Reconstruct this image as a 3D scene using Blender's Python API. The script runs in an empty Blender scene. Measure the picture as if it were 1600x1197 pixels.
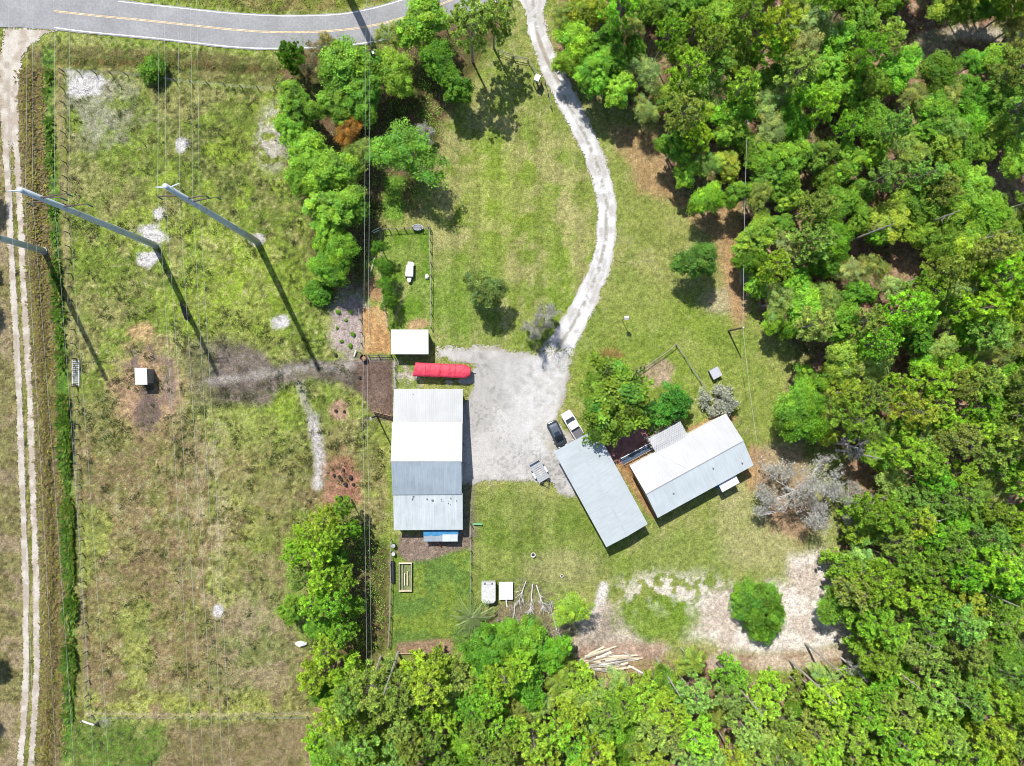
import bpy, math, random
import numpy as np
from mathutils import Vector, Matrix

# ------------------------------------------------------------------ camera, sky, sun, exposure
sc = bpy.context.scene
COL = sc.collection
CAM_H, FPX, TILT = 110.9, 1109.0, -35.0 / 1109.0      # metres above ground, focal length in photo pixels, lean of the camera
cam_data = bpy.data.cameras.new('camera')
cam_data.sensor_fit = 'HORIZONTAL'; cam_data.sensor_width = 36.0
cam_data.lens = 36.0 * FPX / 1600.0
cam_data.clip_start = 1.0; cam_data.clip_end = 6000.0
cam = bpy.data.objects.new('camera', cam_data); COL.objects.link(cam)
cam.location = (0, 0, CAM_H); cam.rotation_euler = (0, TILT, 0)
sc.camera = cam

SUN_EL = math.radians(55.0)
SUN_DIR = Vector((-0.432 * math.cos(SUN_EL), 0.902 * math.cos(SUN_EL), math.sin(SUN_EL))).normalized()   # towards the sun
world = bpy.data.worlds.new('World'); sc.world = world; world.use_nodes = True
wn = world.node_tree.nodes; wl = world.node_tree.links
sky = wn.new('ShaderNodeTexSky'); sky.sky_type = 'NISHITA'; sky.sun_disc = False
sky.sun_elevation = SUN_EL
sky.sun_rotation = math.atan2(SUN_DIR.x, SUN_DIR.y)
bg = wn['Background']; bg.inputs['Strength'].default_value = 0.115
wl.new(sky.outputs[0], bg.inputs[0])
sun_data = bpy.data.lights.new('sun', 'SUN'); sun_data.energy = 4.6; sun_data.angle = math.radians(0.53)
sun_data.color = (1.0, 0.965, 0.90)
sun = bpy.data.objects.new('sun', sun_data); COL.objects.link(sun)
sun.rotation_euler = (-SUN_DIR).to_track_quat('-Z', 'Y').to_euler()
sun.location = (-30, 60, 120)
sc.view_settings.view_transform = 'Standard'; sc.view_settings.look = 'None'
sc.view_settings.gamma = 1.0; sc.view_settings.use_curve_mapping = False
sc.view_settings.exposure = 0.95
sc.render.engine = 'CYCLES'
sc.cycles.max_bounces = 6; sc.cycles.diffuse_bounces = 3; sc.cycles.transmission_bounces = 4
sc.cycles.use_denoising = True
sc.cycles.filter_width = 1.0

# ------------------------------------------------------------------ measuring helpers
CT, ST = math.cos(TILT), math.sin(TILT)
def W(px, py, h=0.0):
    """where a photographed point stands in the place, when its height above ground is h"""
    x, y = (px - 800.0) / FPX, (598.5 - py) / FPX
    dx, dz = CT * x - ST, -ST * x - CT
    t = (CAM_H - h) / (-dz)
    return Vector((dx * t, y * t, h))
def to_px(X, Y, h=0.0):
    Z = h - CAM_H
    xc = CT * X - ST * Z; zc = ST * X + CT * Z
    return 800.0 + FPX * xc / (-zc), 598.5 - FPX * Y / (-zc)

rng = np.random.default_rng(7)
random.seed(7)
_T = [np.random.default_rng(100 + i).random((256, 256)) for i in range(8)]
def vn(x, y, s, k=0):
    x = x / s + 37.3 * k; y = y / s + 11.7 * k
    xi = np.floor(x).astype(int); yi = np.floor(y).astype(int)
    fx = x - xi; fy = y - yi
    fx = fx * fx * (3 - 2 * fx); fy = fy * fy * (3 - 2 * fy)
    T = _T[k % 8]
    a = T[yi & 255, xi & 255]; b = T[yi & 255, (xi + 1) & 255]
    c = T[(yi + 1) & 255, xi & 255]; d = T[(yi + 1) & 255, (xi + 1) & 255]
    return (a + (b - a) * fx) * (1 - fy) + (c + (d - c) * fx) * fy
def fbm(x, y, s, k=0, o=4):
    v = 0; a = 0.5; t = 0
    for i in range(o):
        v = v + a * vn(x, y, s / 2 ** i, k + i); t += a; a *= 0.55
    return v / t
def sst(a, b, x):
    t = np.clip((x - a) / (b - a), 0, 1); return t * t * (3 - 2 * t)
def sd_poly(px, py, poly):
    poly = np.array(poly, float); n = len(poly)
    d = np.full(px.shape, 1e18); ins = np.zeros(px.shape, bool)
    for i in range(n):
        ax, ay = poly[i]; bx, by = poly[(i + 1) % n]
        ex, ey = bx - ax, by - ay
        t = np.clip(((px - ax) * ex + (py - ay) * ey) / (ex * ex + ey * ey + 1e-9), 0, 1)
        d = np.minimum(d, (px - ax - t * ex) ** 2 + (py - ay - t * ey) ** 2)
        c = ((ay > py) != (by > py)) & (px < (bx - ax) * (py - ay) / (by - ay + 1e-12) + ax)
        ins ^= c
    d = np.sqrt(d)
    return np.where(ins, -d, d)
def d_line(px, py, pts):
    d = np.full(px.shape, 1e18)
    for (ax, ay), (bx, by) in zip(pts[:-1], pts[1:]):
        ex, ey = bx - ax, by - ay
        t = np.clip(((px - ax) * ex + (py - ay) * ey) / (ex * ex + ey * ey + 1e-9), 0, 1)
        d = np.minimum(d, (px - ax - t * ex) ** 2 + (py - ay - t * ey) ** 2)
    return np.sqrt(d)

GAIN = 2.55          # how much brighter a sunlit level surface comes out than its own reflectance
def lin(c, k=1.0 / GAIN):
    """reflectance of a surface that looks like sRGB colour c in full sun"""
    c = np.array(c, float) / 255.0
    return np.where(c <= 0.04045, c / 12.92, ((c + 0.055) / 1.055) ** 2.4) * k

# ------------------------------------------------------------------ materials
def new_mat(name):
    m = bpy.data.materials.new(name); m.use_nodes = True
    nt = m.node_tree; b = nt.nodes['Principled BSDF']
    return m, nt, b
def nd(nt, typ, **kw):
    n = nt.nodes.new(typ)
    for k, v in kw.items(): setattr(n, k, v)
    return n
def noise(nt, scale, detail=4.0, rough=0.6, coord='Object'):
    tc = nd(nt, 'ShaderNodeTexCoord'); n = nd(nt, 'ShaderNodeTexNoise')
    n.inputs['Scale'].default_value = scale; n.inputs['Detail'].default_value = detail; n.inputs['Roughness'].default_value = rough
    nt.links.new(tc.outputs[coord], n.inputs['Vector'])
    return n
def mul_noise(nt, col_socket, nz, lo, hi):
    mr = nd(nt, 'ShaderNodeMapRange'); mr.inputs[1].default_value = 0.34; mr.inputs[2].default_value = 0.66
    mr.inputs[3].default_value = lo; mr.inputs[4].default_value = hi
    nt.links.new(nz.outputs[0], mr.inputs[0])
    mx = nd(nt, 'ShaderNodeVectorMath', operation='SCALE')
    nt.links.new(col_socket, mx.inputs[0]); nt.links.new(mr.outputs[0], mx.inputs['Scale'])
    return mx.outputs[0]
def add_bump(nt, b, nz, strength, dist):
    bp = nd(nt, 'ShaderNodeBump'); bp.inputs['Strength'].default_value = strength; bp.inputs['Distance'].default_value = dist
    nt.links.new(nz.outputs[0], bp.inputs['Height']); nt.links.new(bp.outputs[0], b.inputs['Normal'])
def mat(name, rgb, rough=0.6, metal=0.0, var=0.12, scale=3.0, bump=0.0, bdist=0.02, spec=0.4, objvar=0.0, scale2=None, var2=0.15):
    m, nt, b = new_mat(name)
    c = nd(nt, 'ShaderNodeRGB'); c.outputs[0].default_value = (*rgb, 1)
    nz = noise(nt, scale, 5)
    s = mul_noise(nt, c.outputs[0], nz, 1 - var, 1 + var)
    if scale2:
        s = mul_noise(nt, s, noise(nt, scale2, 3), 1 - var2, 1 + var2)
    if objvar:
        oi = nd(nt, 'ShaderNodeObjectInfo'); mr = nd(nt, 'ShaderNodeMapRange')
        mr.inputs[3].default_value = 1 - objvar; mr.inputs[4].default_value = 1 + objvar
        nt.links.new(oi.outputs['Random'], mr.inputs[0])
        v = nd(nt, 'ShaderNodeVectorMath', operation='SCALE'); nt.links.new(s, v.inputs[0]); nt.links.new(mr.outputs[0], v.inputs['Scale']); s = v.outputs[0]
    nt.links.new(s, b.inputs['Base Color'])
    b.inputs['Roughness'].default_value = rough; b.inputs['Metallic'].default_value = metal
    b.inputs['Specular IOR Level'].default_value = spec
    if bump: add_bump(nt, b, nz, bump, bdist)
    return m
def mat_roof(name, rgb, dirt=0.10):
    """painted sheet metal with rain streaks down the slope and patchy grime"""
    m, nt, b = new_mat(name)
    c = nd(nt, 'ShaderNodeRGB'); c.outputs[0].default_value = (*rgb, 1)
    tc = nd(nt, 'ShaderNodeTexCoord'); oi = nd(nt, 'ShaderNodeObjectInfo')
    mp = nd(nt, 'ShaderNodeMapping'); mp.inputs['Scale'].default_value = (4.5, 0.35, 1.0)
    ad = nd(nt, 'ShaderNodeVectorMath', operation='ADD'); nt.links.new(tc.outputs['Object'], ad.inputs[0]); nt.links.new(oi.outputs['Location'], ad.inputs[1])
    nt.links.new(ad.outputs[0], mp.inputs['Vector'])
    n1 = nd(nt, 'ShaderNodeTexNoise'); n1.inputs['Scale'].default_value = 1.0; n1.inputs['Detail'].default_value = 5; nt.links.new(mp.outputs[0], n1.inputs['Vector'])
    n2 = nd(nt, 'ShaderNodeTexNoise'); n2.inputs['Scale'].default_value = 0.45; n2.inputs['Detail'].default_value = 6; nt.links.new(ad.outputs[0], n2.inputs['Vector'])
    s = mul_noise(nt, c.outputs[0], n1, 1 - dirt * .55, 1 + dirt * .25); s = mul_noise(nt, s, n2, 1 - dirt * .8, 1 + dirt * .35)
    mr = nd(nt, 'ShaderNodeMapRange'); mr.inputs[3].default_value = .985; mr.inputs[4].default_value = 1.015; nt.links.new(oi.outputs['Random'], mr.inputs[0])
    v = nd(nt, 'ShaderNodeVectorMath', operation='SCALE'); nt.links.new(s, v.inputs[0]); nt.links.new(mr.outputs[0], v.inputs['Scale'])
    nt.links.new(v.outputs[0], b.inputs['Base Color']); b.inputs['Roughness'].default_value = .45; b.inputs['Specular IOR Level'].default_value = .4
    return m
def mat_attr(name, rough=0.95, sc1=2.2, v1=0.25, sc2=9.0, v2=0.22, bump=0.6, bdist=0.08):
    """colour comes from the surface's own colour layer, broken up by noise"""
    m, nt, b = new_mat(name)
    a = nd(nt, 'ShaderNodeAttribute', attribute_name='Col')
    n1 = noise(nt, sc1, 6, 0.65); n2 = noise(nt, sc2, 3, 0.7)
    s = mul_noise(nt, a.outputs['Color'], n1, 1 - v1, 1 + v1)
    s = mul_noise(nt, s, n2, 1 - v2, 1 + v2)
    nt.links.new(s, b.inputs['Base Color']); b.inputs['Roughness'].default_value = rough
    b.inputs['Specular IOR Level'].default_value = 0.1
    if bump: add_bump(nt, b, n1, bump, bdist)
    return m
def mat_leaf(name, trans=0.35, tint_obj=True):
    m = bpy.data.materials.new(name); m.use_nodes = True; nt = m.node_tree
    nt.nodes.remove(nt.nodes['Principled BSDF']); out = nt.nodes['Material Output']
    a = nd(nt, 'ShaderNodeAttribute', attribute_name='Col')
    s = a.outputs['Color']
    if tint_obj:
        oi = nd(nt, 'ShaderNodeObjectInfo'); v = nd(nt, 'ShaderNodeVectorMath', operation='MULTIPLY')
        nt.links.new(s, v.inputs[0]); nt.links.new(oi.outputs['Color'], v.inputs[1]); s = v.outputs[0]
    d = nd(nt, 'ShaderNodeBsdfDiffuse'); t = nd(nt, 'ShaderNodeBsdfTranslucent'); g = nd(nt, 'ShaderNodeBsdfGlossy')
    g.inputs['Roughness'].default_value = 0.45; g.inputs['Color'].default_value = (1, 1, 1, 1)
    tv = nd(nt, 'ShaderNodeVectorMath', operation='MULTIPLY'); tv.inputs[1].default_value = (1.15, 1.1, 0.55)
    nt.links.new(s, d.inputs['Color']); nt.links.new(s, tv.inputs[0]); nt.links.new(tv.outputs[0], t.inputs['Color'])
    mx = nd(nt, 'ShaderNodeMixShader'); mx.inputs[0].default_value = trans
    nt.links.new(d.outputs[0], mx.inputs[1]); nt.links.new(t.outputs[0], mx.inputs[2])
    m2 = nd(nt, 'ShaderNodeMixShader'); m2.inputs[0].default_value = 0.008
    nt.links.new(mx.outputs[0], m2.inputs[1]); nt.links.new(g.outputs[0], m2.inputs[2])
    nt.links.new(m2.outputs[0], out.inputs['Surface'])
    return m

M = {}
M['ground'] = mat_attr('ground_soil_and_turf', sc1=1.7, v1=0.30, sc2=5.0, v2=0.42, bump=0.9, bdist=0.12)
M['sheet'] = mat_attr('packed_shell_and_gravel', sc1=1.2, v1=0.08, sc2=5.5, v2=0.17, bump=0.5, bdist=0.04)
M['tuft'] = mat_leaf('grass_blades', 0.3, tint_obj=False)
M['leaf'] = mat_leaf('broad_leaves', 0.42)
M['needle'] = mat_leaf('pine_needles', 0.45)
M['asphalt'] = mat('worn_asphalt', tuple(lin((176, 176, 177))), 0.9, var=0.13, scale=0.25, scale2=3.0, var2=0.12, bump=0.2)
M['bark'] = mat('pine_bark', (0.10, 0.085, 0.062), 0.95, var=0.3, scale=4)
M['bark_grey'] = mat('grey_bark', (0.25, 0.228, 0.185), 0.95, var=0.3, scale=4)
M['twig'] = mat('lichen_grey_twigs', (0.37, 0.355, 0.34), 0.95, var=0.25, scale=3)
M['line_white'] = mat('white_road_paint', (0.46, 0.46, 0.45), 0.8, var=0.35, scale=2.5)
M['line_yellow'] = mat('yellow_road_paint', (0.44, 0.33, 0.19), 0.8, var=0.3, scale=2.5)
M['steel'] = mat('galvanised_pole_steel', (0.36, 0.41, 0.44), 0.5, var=0.10, scale=1.2, spec=0.5)
M['wire'] = mat('aluminium_wire', (0.42, 0.43, 0.42), 0.4, 0.3, var=0.05)
M['roof_white'] = mat_roof('white_metal_roof', (0.238, 0.243, 0.247), 0.1)
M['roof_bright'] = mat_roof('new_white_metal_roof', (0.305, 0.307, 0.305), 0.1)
M['roof_clean'] = mat_roof('clean_white_metal_roof', (0.45, 0.45, 0.445), 0.1)
M['awning'] = mat_roof('white_awning_pans', (.43, .435, .44), .08)
M['roof_dull'] = mat_roof('dulled_white_metal_roof', (0.236, 0.241, 0.244), 0.1)
M['roof_pale'] = mat_roof('pale_blue_lean_to_roof', (0.318, 0.346, 0.356), 0.16)
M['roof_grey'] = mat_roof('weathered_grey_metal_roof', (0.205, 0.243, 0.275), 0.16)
M['roof_blue'] = mat_roof('pale_blue_grey_metal_roof', (0.355, 0.388, 0.402), 0.1)
M['roof_garage'] = mat_roof('pale_blue_garage_roof', (0.264, 0.290, 0.300), 0.1)
M['wall_metal'] = mat('cream_metal_siding', (0.36, 0.35, 0.32), 0.6, var=0.08)
M['wall_house'] = mat('beige_vinyl_siding', (0.42, 0.39, 0.34), 0.7, var=0.06)
M['trim'] = mat('white_trim', (0.55, 0.55, 0.54), 0.5, var=0.04)
M['wood_grey'] = mat('weathered_grey_timber', (0.20, 0.18, 0.155), 0.9, var=0.25, scale=5)
M['wood_pale'] = mat('fresh_pale_timber', (0.44, 0.36, 0.26), 0.85, var=0.22, scale=4, objvar=0.18)
M['wood_dark'] = mat('dark_stained_timber', (0.075, 0.055, 0.045), 0.9, var=0.25, scale=5)
M['wood_red'] = mat('reddish_timber', (0.22, 0.13, 0.085), 0.9, var=0.25, scale=5)
M['black'] = mat('black_rubber', (0.02, 0.02, 0.021), 0.8, var=0.1)
M['glass'] = mat('dark_tinted_glass', (0.014, 0.02, 0.026), 0.07, var=0.02, spec=0.6)
M['car_dark'] = mat('dark_grey_car_paint', (0.035, 0.042, 0.05), 0.22, 0.2, var=0.03, spec=0.6)
M['car_white'] = mat('white_car_paint', (0.52, 0.52, 0.52), 0.3, var=0.03, spec=0.5)
M['bed_cover'] = mat('dark_grey_bed_cover', (0.075, 0.075, 0.085), 0.7, var=0.08)
M['chrome'] = mat('bare_metal', (0.5, 0.5, 0.5), 0.3, 0.8, var=0.04)
M['lamp'] = mat('lamp_lens', (0.5, 0.5, 0.48), 0.15, var=0.02)
M['red_lens'] = mat('red_lens', (0.25, 0.02, 0.015), 0.2, var=0.02)
M['tarp_red'] = mat('faded_red_tarp', (0.36, 0.022, 0.045), 0.65, var=0.18, scale=1.6, bump=0.9, bdist=0.10, scale2=6.0, var2=0.12)
M['tarp_blue'] = mat('blue_tarp', (0.035, 0.16, 0.30), 0.5, var=0.15, scale=2.0, bump=0.5, bdist=0.05)
M['white_plastic'] = mat('white_plastic', (0.43, 0.43, 0.42), 0.45, var=0.05)
M['dirty_white'] = mat('dirty_white_panel', (0.33, 0.33, 0.325), 0.6, var=0.18, scale=2.5)
M['rust'] = mat('rusty_steel', (0.14, 0.055, 0.03), 0.85, var=0.35, scale=6)
M['galv'] = mat('galvanised_sheet', (0.30, 0.31, 0.32), 0.45, 0.4, var=0.12)
M['water'] = mat('trough_water', (0.16, 0.18, 0.19), 0.06, var=0.02, spec=0.6)
M['navy'] = mat('navy_deck_boards', (0.03, 0.05, 0.085), 0.6, var=0.12, objvar=0.1)
M['green_paint'] = mat('green_painted_metal', (0.10, 0.30, 0.15), 0.5, var=0.05)
M['green_dark'] = mat('dark_green_metal', (0.015, 0.05, 0.03), 0.5, var=0.05)
M['red_paint'] = mat('red_paint', (0.30, 0.035, 0.03), 0.5, var=0.05)
M['brick'] = mat('brick_red_pavers', (0.155, 0.075, 0.068), 0.9, var=0.25, scale=6, scale2=1.0, var2=0.2)
M['charred'] = mat('charred_wood', (0.03, 0.024, 0.02), 0.95, var=0.3)
M['horse_black'] = mat('black_horse_hair', (0.016, 0.013, 0.012), 0.55, var=0.15, scale=8)
M['horse_white'] = mat('white_horse_hair', (0.45, 0.43, 0.41), 0.8, var=0.06, scale=8)
M['stone'] = mat('white_concrete', (0.47, 0.46, 0.43), 0.9, var=0.15, scale=4)

# ------------------------------------------------------------------ object helpers
class MB:
    """collects boxes, beams and tubes; build() links them as one mesh object"""
    def __init__(self): self.v = []; self.f = []
    def add(self, vs, fs):
        o = len(self.v); self.v += [tuple(p) for p in vs]; self.f += [tuple(i + o for i in f) for f in fs]; return self
    def box(self, c, s, rz=0.0, taper=1.0):
        x, y, z = s[0] / 2, s[1] / 2, s[2] / 2; cr, sr = math.cos(rz), math.sin(rz)
        vs = []
        for dz, t in ((-z, 1.0), (z, taper)):
            for a, b in ((-x, -y), (x, -y), (x, y), (-x, y)):
                a, b = a * t, b * t
                vs.append((c[0] + a * cr - b * sr, c[1] + a * sr + b * cr, c[2] + dz))
        return self.add(vs, [(3, 2, 1, 0), (4, 5, 6, 7), (0, 1, 5, 4), (1, 2, 6, 5), (2, 3, 7, 6), (3, 0, 4, 7)])
    def tube(self, pts, r, n=6, cap=True):
        pts = [Vector(p) for p in pts]; rr = r if isinstance(r, (list, tuple)) else [r] * len(pts)
        vs, fs = [], []
        for i, p in enumerate(pts):
            t = (pts[min(i + 1, len(pts) - 1)] - pts[max(i - 1, 0)])
            t = t.normalized() if t.length > 1e-9 else Vector((0, 0, 1))
            a = Vector((0, 0, 1)) if abs(t.z) < 0.9 else Vector((1, 0, 0))
            u = t.cross(a).normalized(); w = t.cross(u)
            for k in range(n):
                an = 2 * math.pi * k / n
                vs.append(p + rr[i] * (math.cos(an) * u + math.sin(an) * w))
        for i in range(len(pts) - 1):
            for k in range(n):
                k2 = (k + 1) % n
                fs.append((i * n + k, (i + 1) * n + k, (i + 1) * n + k2, i * n + k2))
        if cap:
            fs.append(tuple(range(n))); fs.append(tuple(reversed(range((len(pts) - 1) * n, len(pts) * n))))
        return self.add(vs, fs)
    def beam(self, p, q, w, h):
        """a squared timber from p to q"""
        p, q = Vector(p), Vector(q); t = (q - p).normalized()
        u = t.cross(Vector((0, 0, 1)))
        u = Vector((1, 0, 0)) if u.length < 1e-4 else u.normalized()
        n = u.cross(t)
        vs = [c + a * u * w / 2 + b * n * h / 2 for c in (p, q) for a, b in ((-1, -1), (1, -1), (1, 1), (-1, 1))]
        return self.add(vs, [(0, 1, 2, 3), (7, 6, 5, 4), (0, 4, 5, 1), (1, 5, 6, 2), (2, 6, 7, 3), (3, 7, 4, 0)])
    def lathe(self, prof, c=(0, 0, 0), n=20, sx=1.0, sy=1.0):
        vs = [(c[0] + r * sx * math.cos(2 * math.pi * k / n), c[1] + r * sy * math.sin(2 * math.pi * k / n), c[2] + z) for r, z in prof for k in range(n)]
        fs = [(i * n + k, i * n + (k + 1) % n, (i + 1) * n + (k + 1) % n, (i + 1) * n + k) for i in range(len(prof) - 1) for k in range(n)]
        return self.add(vs, fs)
    def loft(self, rings):
        n = len(rings[0]); vs = [p for r in rings for p in r]
        fs = [(i * n + k, i * n + (k + 1) % n, (i + 1) * n + (k + 1) % n, (i + 1) * n + k) for i in range(len(rings) - 1) for k in range(n)]
        fs.append(tuple(reversed(range(n)))); fs.append(tuple(range((len(rings) - 1) * n, len(rings) * n)))
        return self.add(vs, fs)
    def prism(self, poly, z0, z1):
        n = len(poly); vs = [(x, y, z0) for x, y in poly] + [(x, y, z1) for x, y in poly]
        fs = [tuple(reversed(range(n))), tuple(range(n, 2 * n))] + [(k, (k + 1) % n, n + (k + 1) % n, n + k) for k in range(n)]
        return self.add(vs, fs)
    def build(self, name, m, parent=None, loc=(0, 0, 0), rz=0.0, smooth=False):
        me = bpy.data.meshes.new(name); me.from_pydata(self.v, [], self.f)
        if smooth: me.polygons.foreach_set('use_smooth', [True] * len(me.polygons))
        me.materials.append(M[m] if isinstance(m, str) else m); me.update()
        o = bpy.data.objects.new(name, me); COL.objects.link(o)
        o.parent = parent; o.location = loc; o.rotation_euler = (0, 0, rz)
        return o
def tag(o, label=None, cat=None, group=None, kind=None):
    if label: o['label'] = label
    if cat: o['category'] = cat
    if group: o['group'] = group
    if kind: o['kind'] = kind
    return o
def thing(name, label, cat, loc=(0, 0, 0), rz=0.0, group=None):
    o = bpy.data.objects.new(name, None); COL.objects.link(o)
    o.empty_display_size = 0.5; o.location = loc; o.rotation_euler = (0, 0, rz)
    return tag(o, label, cat, group)
def link_copy(src, parent, loc=None, rz=None, scale=None):
    c = src.copy(); COL.objects.link(c); c.parent = parent
    if loc is not None: c.location = loc
    if rz is not None: c.rotation_euler = (0, 0, rz)
    if scale is not None: c.scale = scale
    return c
def copy_tree(o, parent=None):
    c = o.copy(); COL.objects.link(c); c.parent = parent
    for ch in list(o.children): copy_tree(ch, c)
    return c
def np_mesh(name, verts, faces, cols=None, m=None, smooth=False):
    """big mesh from arrays: faces is an (n, 3) or (n, 4) array"""
    me = bpy.data.meshes.new(name); nf, k = faces.shape
    me.vertices.add(len(verts)); me.vertices.foreach_set('co', np.ascontiguousarray(verts, dtype=np.float32).ravel())
    me.loops.add(nf * k); me.loops.foreach_set('vertex_index', np.ascontiguousarray(faces, dtype=np.int32).ravel())
    me.polygons.add(nf); me.polygons.foreach_set('loop_start', np.arange(0, nf * k, k, dtype=np.int32))
    if smooth: me.polygons.foreach_set('use_smooth', np.ones(nf, bool))
    me.update(calc_edges=True)
    if cols is not None:
        ca = me.color_attributes.new('Col', 'FLOAT_COLOR', 'POINT')
        c4 = np.ones((len(verts), 4), np.float32); c4[:, :3] = cols
        ca.data.foreach_set('color', c4.ravel())
    if m: me.materials.append(M[m])
    return me
def np_obj(name, me, parent=None):
    o = bpy.data.objects.new(name, me); COL.objects.link(o); o.parent = parent; return o
# ------------------------------------------------------------------ the ground
DRIVE = [(836, -40), (833, 0), (836, 30), (843, 62), (856, 95), (872, 125), (889, 163), (916, 213), (938, 268), (949, 320), (947, 375), (935, 425), (915, 470), (897, 505), (878, 535), (862, 565)]
TRACK = [(80, 30), (36, 62), (22, 84), (15, 110), (14, 150), (17, 220), (22, 300), (29, 450), (38, 600), (43, 750), (48.5, 900), (49.5, 1047), (46, 1120), (40, 1197), (30, 1290), (20, 1400)]
YARD = [(682, 543), (720, 541), (780, 543), (850, 552), (884, 548), (892, 575), (886, 605), (878, 632), (872, 655), (885, 672), (905, 690), (925, 712), (915, 740), (897, 776), (876, 772), (852, 754), (800, 752), (742, 757), (720, 757), (718, 640), (735, 616), (738, 598), (700, 604), (690, 590), (735, 588), (738, 570), (700, 566), (686, 560)]
FOREST = [(870, -120), (872, 20), (868, 60), (880, 110), (912, 140), (990, 165), (1045, 205), (1042, 255), (1070, 300), (1110, 335), (1150, 320), (1172, 420), (1190, 500), (1230, 525), (1262, 560), (1232, 600), (1226, 680), (1290, 695), (1340, 705), (1325, 800), (1306, 880), (1316, 960), (1345, 1000), (1348, 1046), (1180, 1066), (1085, 1020), (1010, 1060), (900, 1062), (872, 1002), (840, 990), (740, 965), (718, 1030), (620, 1035), (560, 1045), (478, 1012), (490, 1100), (462, 1330), (1760, 1330), (1760, -120)]

def axis(lo, hi, st, far):
    a = np.arange(lo, hi + st * 0.5, st)
    return np.concatenate([[lo - f for f in reversed(far)], a, [hi + f for f in far]])
FAR = [3, 9, 22, 50, 120, 300, 800, 1800]
gx = axis(-86, 93, 0.25, FAR); gy = axis(-67, 67, 0.25, FAR)
GX, GY = np.meshgrid(gx, gy)
PX, PY = to_px(GX, GY)
w1 = (fbm(GX, GY, 5.0, 1) - 0.5) * 26; w2 = (fbm(GX, GY, 5.0, 3) - 0.5) * 26
QX, QY = PX + w1, PY + w2                                  # wandering coordinates for ragged natural edges
N1 = fbm(GX, GY, 9.0, 0, 5); N2 = fbm(GX, GY, 2.6, 2, 4); N3 = vn(GX, GY, 0.55, 5); N4 = fbm(GX, GY, 1.2, 6, 3); N5 = vn(GX, GY, 0.3, 3)
def L(c): return lin(c)[None, None, :]
def mix(a, b, t): return a + (b - a) * t[..., None]
def region(poly, soft=10, warp=1.0):
    return sst(soft, -soft, sd_poly(PX + w1 * warp, PY + w2 * warp, poly))
def blob(cx, cy, rx, ry, soft=0.35, warp=0.6, rag=0.35):
    x, y = PX + w1 * warp, PY + w2 * warp
    r = np.sqrt(((x - cx) / rx) ** 2 + ((y - cy) / ry) ** 2) + (N4 - 0.5) * 2 * rag
    return sst(1 + soft, 1 - soft, r)
def path(pts, half, soft=4, warp=0.25):
    return sst(half + soft, half - soft, d_line(PX + w1 * warp, PY + w2 * warp, pts))
def lay(C, mask, a, b=None, t=None, k=1.0):
    col = L(a) + 0 * C if b is None else mix(L(a) + 0 * C, L(b) + 0 * C, N2 if t is None else t)
    return mix(C, col, np.clip(mask * k, 0, 1))
sharp = lambda n, a, b: sst(a, b, n)

# lawn everywhere first
G = mix(L((144, 164, 70)) + 0 * GX[..., None], L((168, 172, 98)) + 0 * GX[..., None], sharp(N1, 0.38, 0.62))
G = lay(G, sharp(N2, 0.50, 0.66), (122, 148, 56), k=0.55)
G = lay(G, sharp(N4, 0.56, 0.72), (184, 176, 128), k=0.45)
# dry and lush stretches of the lawn
G = lay(G, region([(690, 190), (800, 150), (930, 300), (920, 400), (820, 430), (690, 410), (665, 380)], 40), (184, 178, 118), (150, 164, 78), sharp(N2, 0.40, 0.58), 0.8)
stripe = 0.5 + 0.5 * np.sin(PX / 27.0 * math.pi + w1 * 0.1)
G = lay(G, region([(680, 200), (930, 200), (940, 420), (860, 530), (690, 540)], 25), (124, 156, 52), k=0.30) if False else mix(G, L((128, 158, 50)) + 0 * G, region([(680, 180), (925, 220), (940, 420), (870, 530), (690, 540)], 25) * stripe * sharp(N2, 0.40, 0.62) * 0.62)
G = lay(G, blob(780, 300, 60, 70, 0.6), (146, 170, 56), k=0.55)
G = lay(G, blob(705, 470, 45, 70, 0.5), (126, 160, 58), k=0.7)
G = lay(G, region([(880, 520), (990, 430), (1120, 480), (1270, 620), (1280, 700), (1200, 720), (1150, 640), (990, 600), (900, 620)], 30), (150, 172, 66), (132, 158, 60), k=0.55)
G = lay(G, blob(955, 556, 17, 10), (150, 110, 72), k=0.7)
G = lay(G, blob(1040, 330, 90, 80, 0.6), (170, 172, 98), (150, 160, 80), k=0.6)
G = lay(G, region([(950, 195), (1050, 215), (1075, 300), (1140, 330), (1160, 500), (1150, 520), (1128, 470), (1120, 390), (1060, 320), (1000, 300)], 12), (206, 172, 128), (176, 140, 98), k=0.9)
G = lay(G, blob(1130, 470, 35, 22), (200, 186, 150), k=0.8)
G = lay(G, region([(740, 760), (900, 780), (960, 870), (940, 920), (740, 920)], 16), (140, 156, 76), (116, 142, 52), sharp(N2, 0.4, 0.6), 0.8)
G = lay(G, region([(960, 880), (1060, 820), (1150, 850), (1140, 920), (1000, 900)], 20), (126, 156, 58), (154, 166, 90), k=0.7)
G = lay(G, blob(880, 890, 60, 30), (176, 172, 118), k=0.7)
G = lay(G, region([(1120, 760), (1280, 740), (1300, 870), (1200, 900), (1130, 870)], 24), (196, 186, 140), (172, 176, 104), k=0.75)
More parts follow.
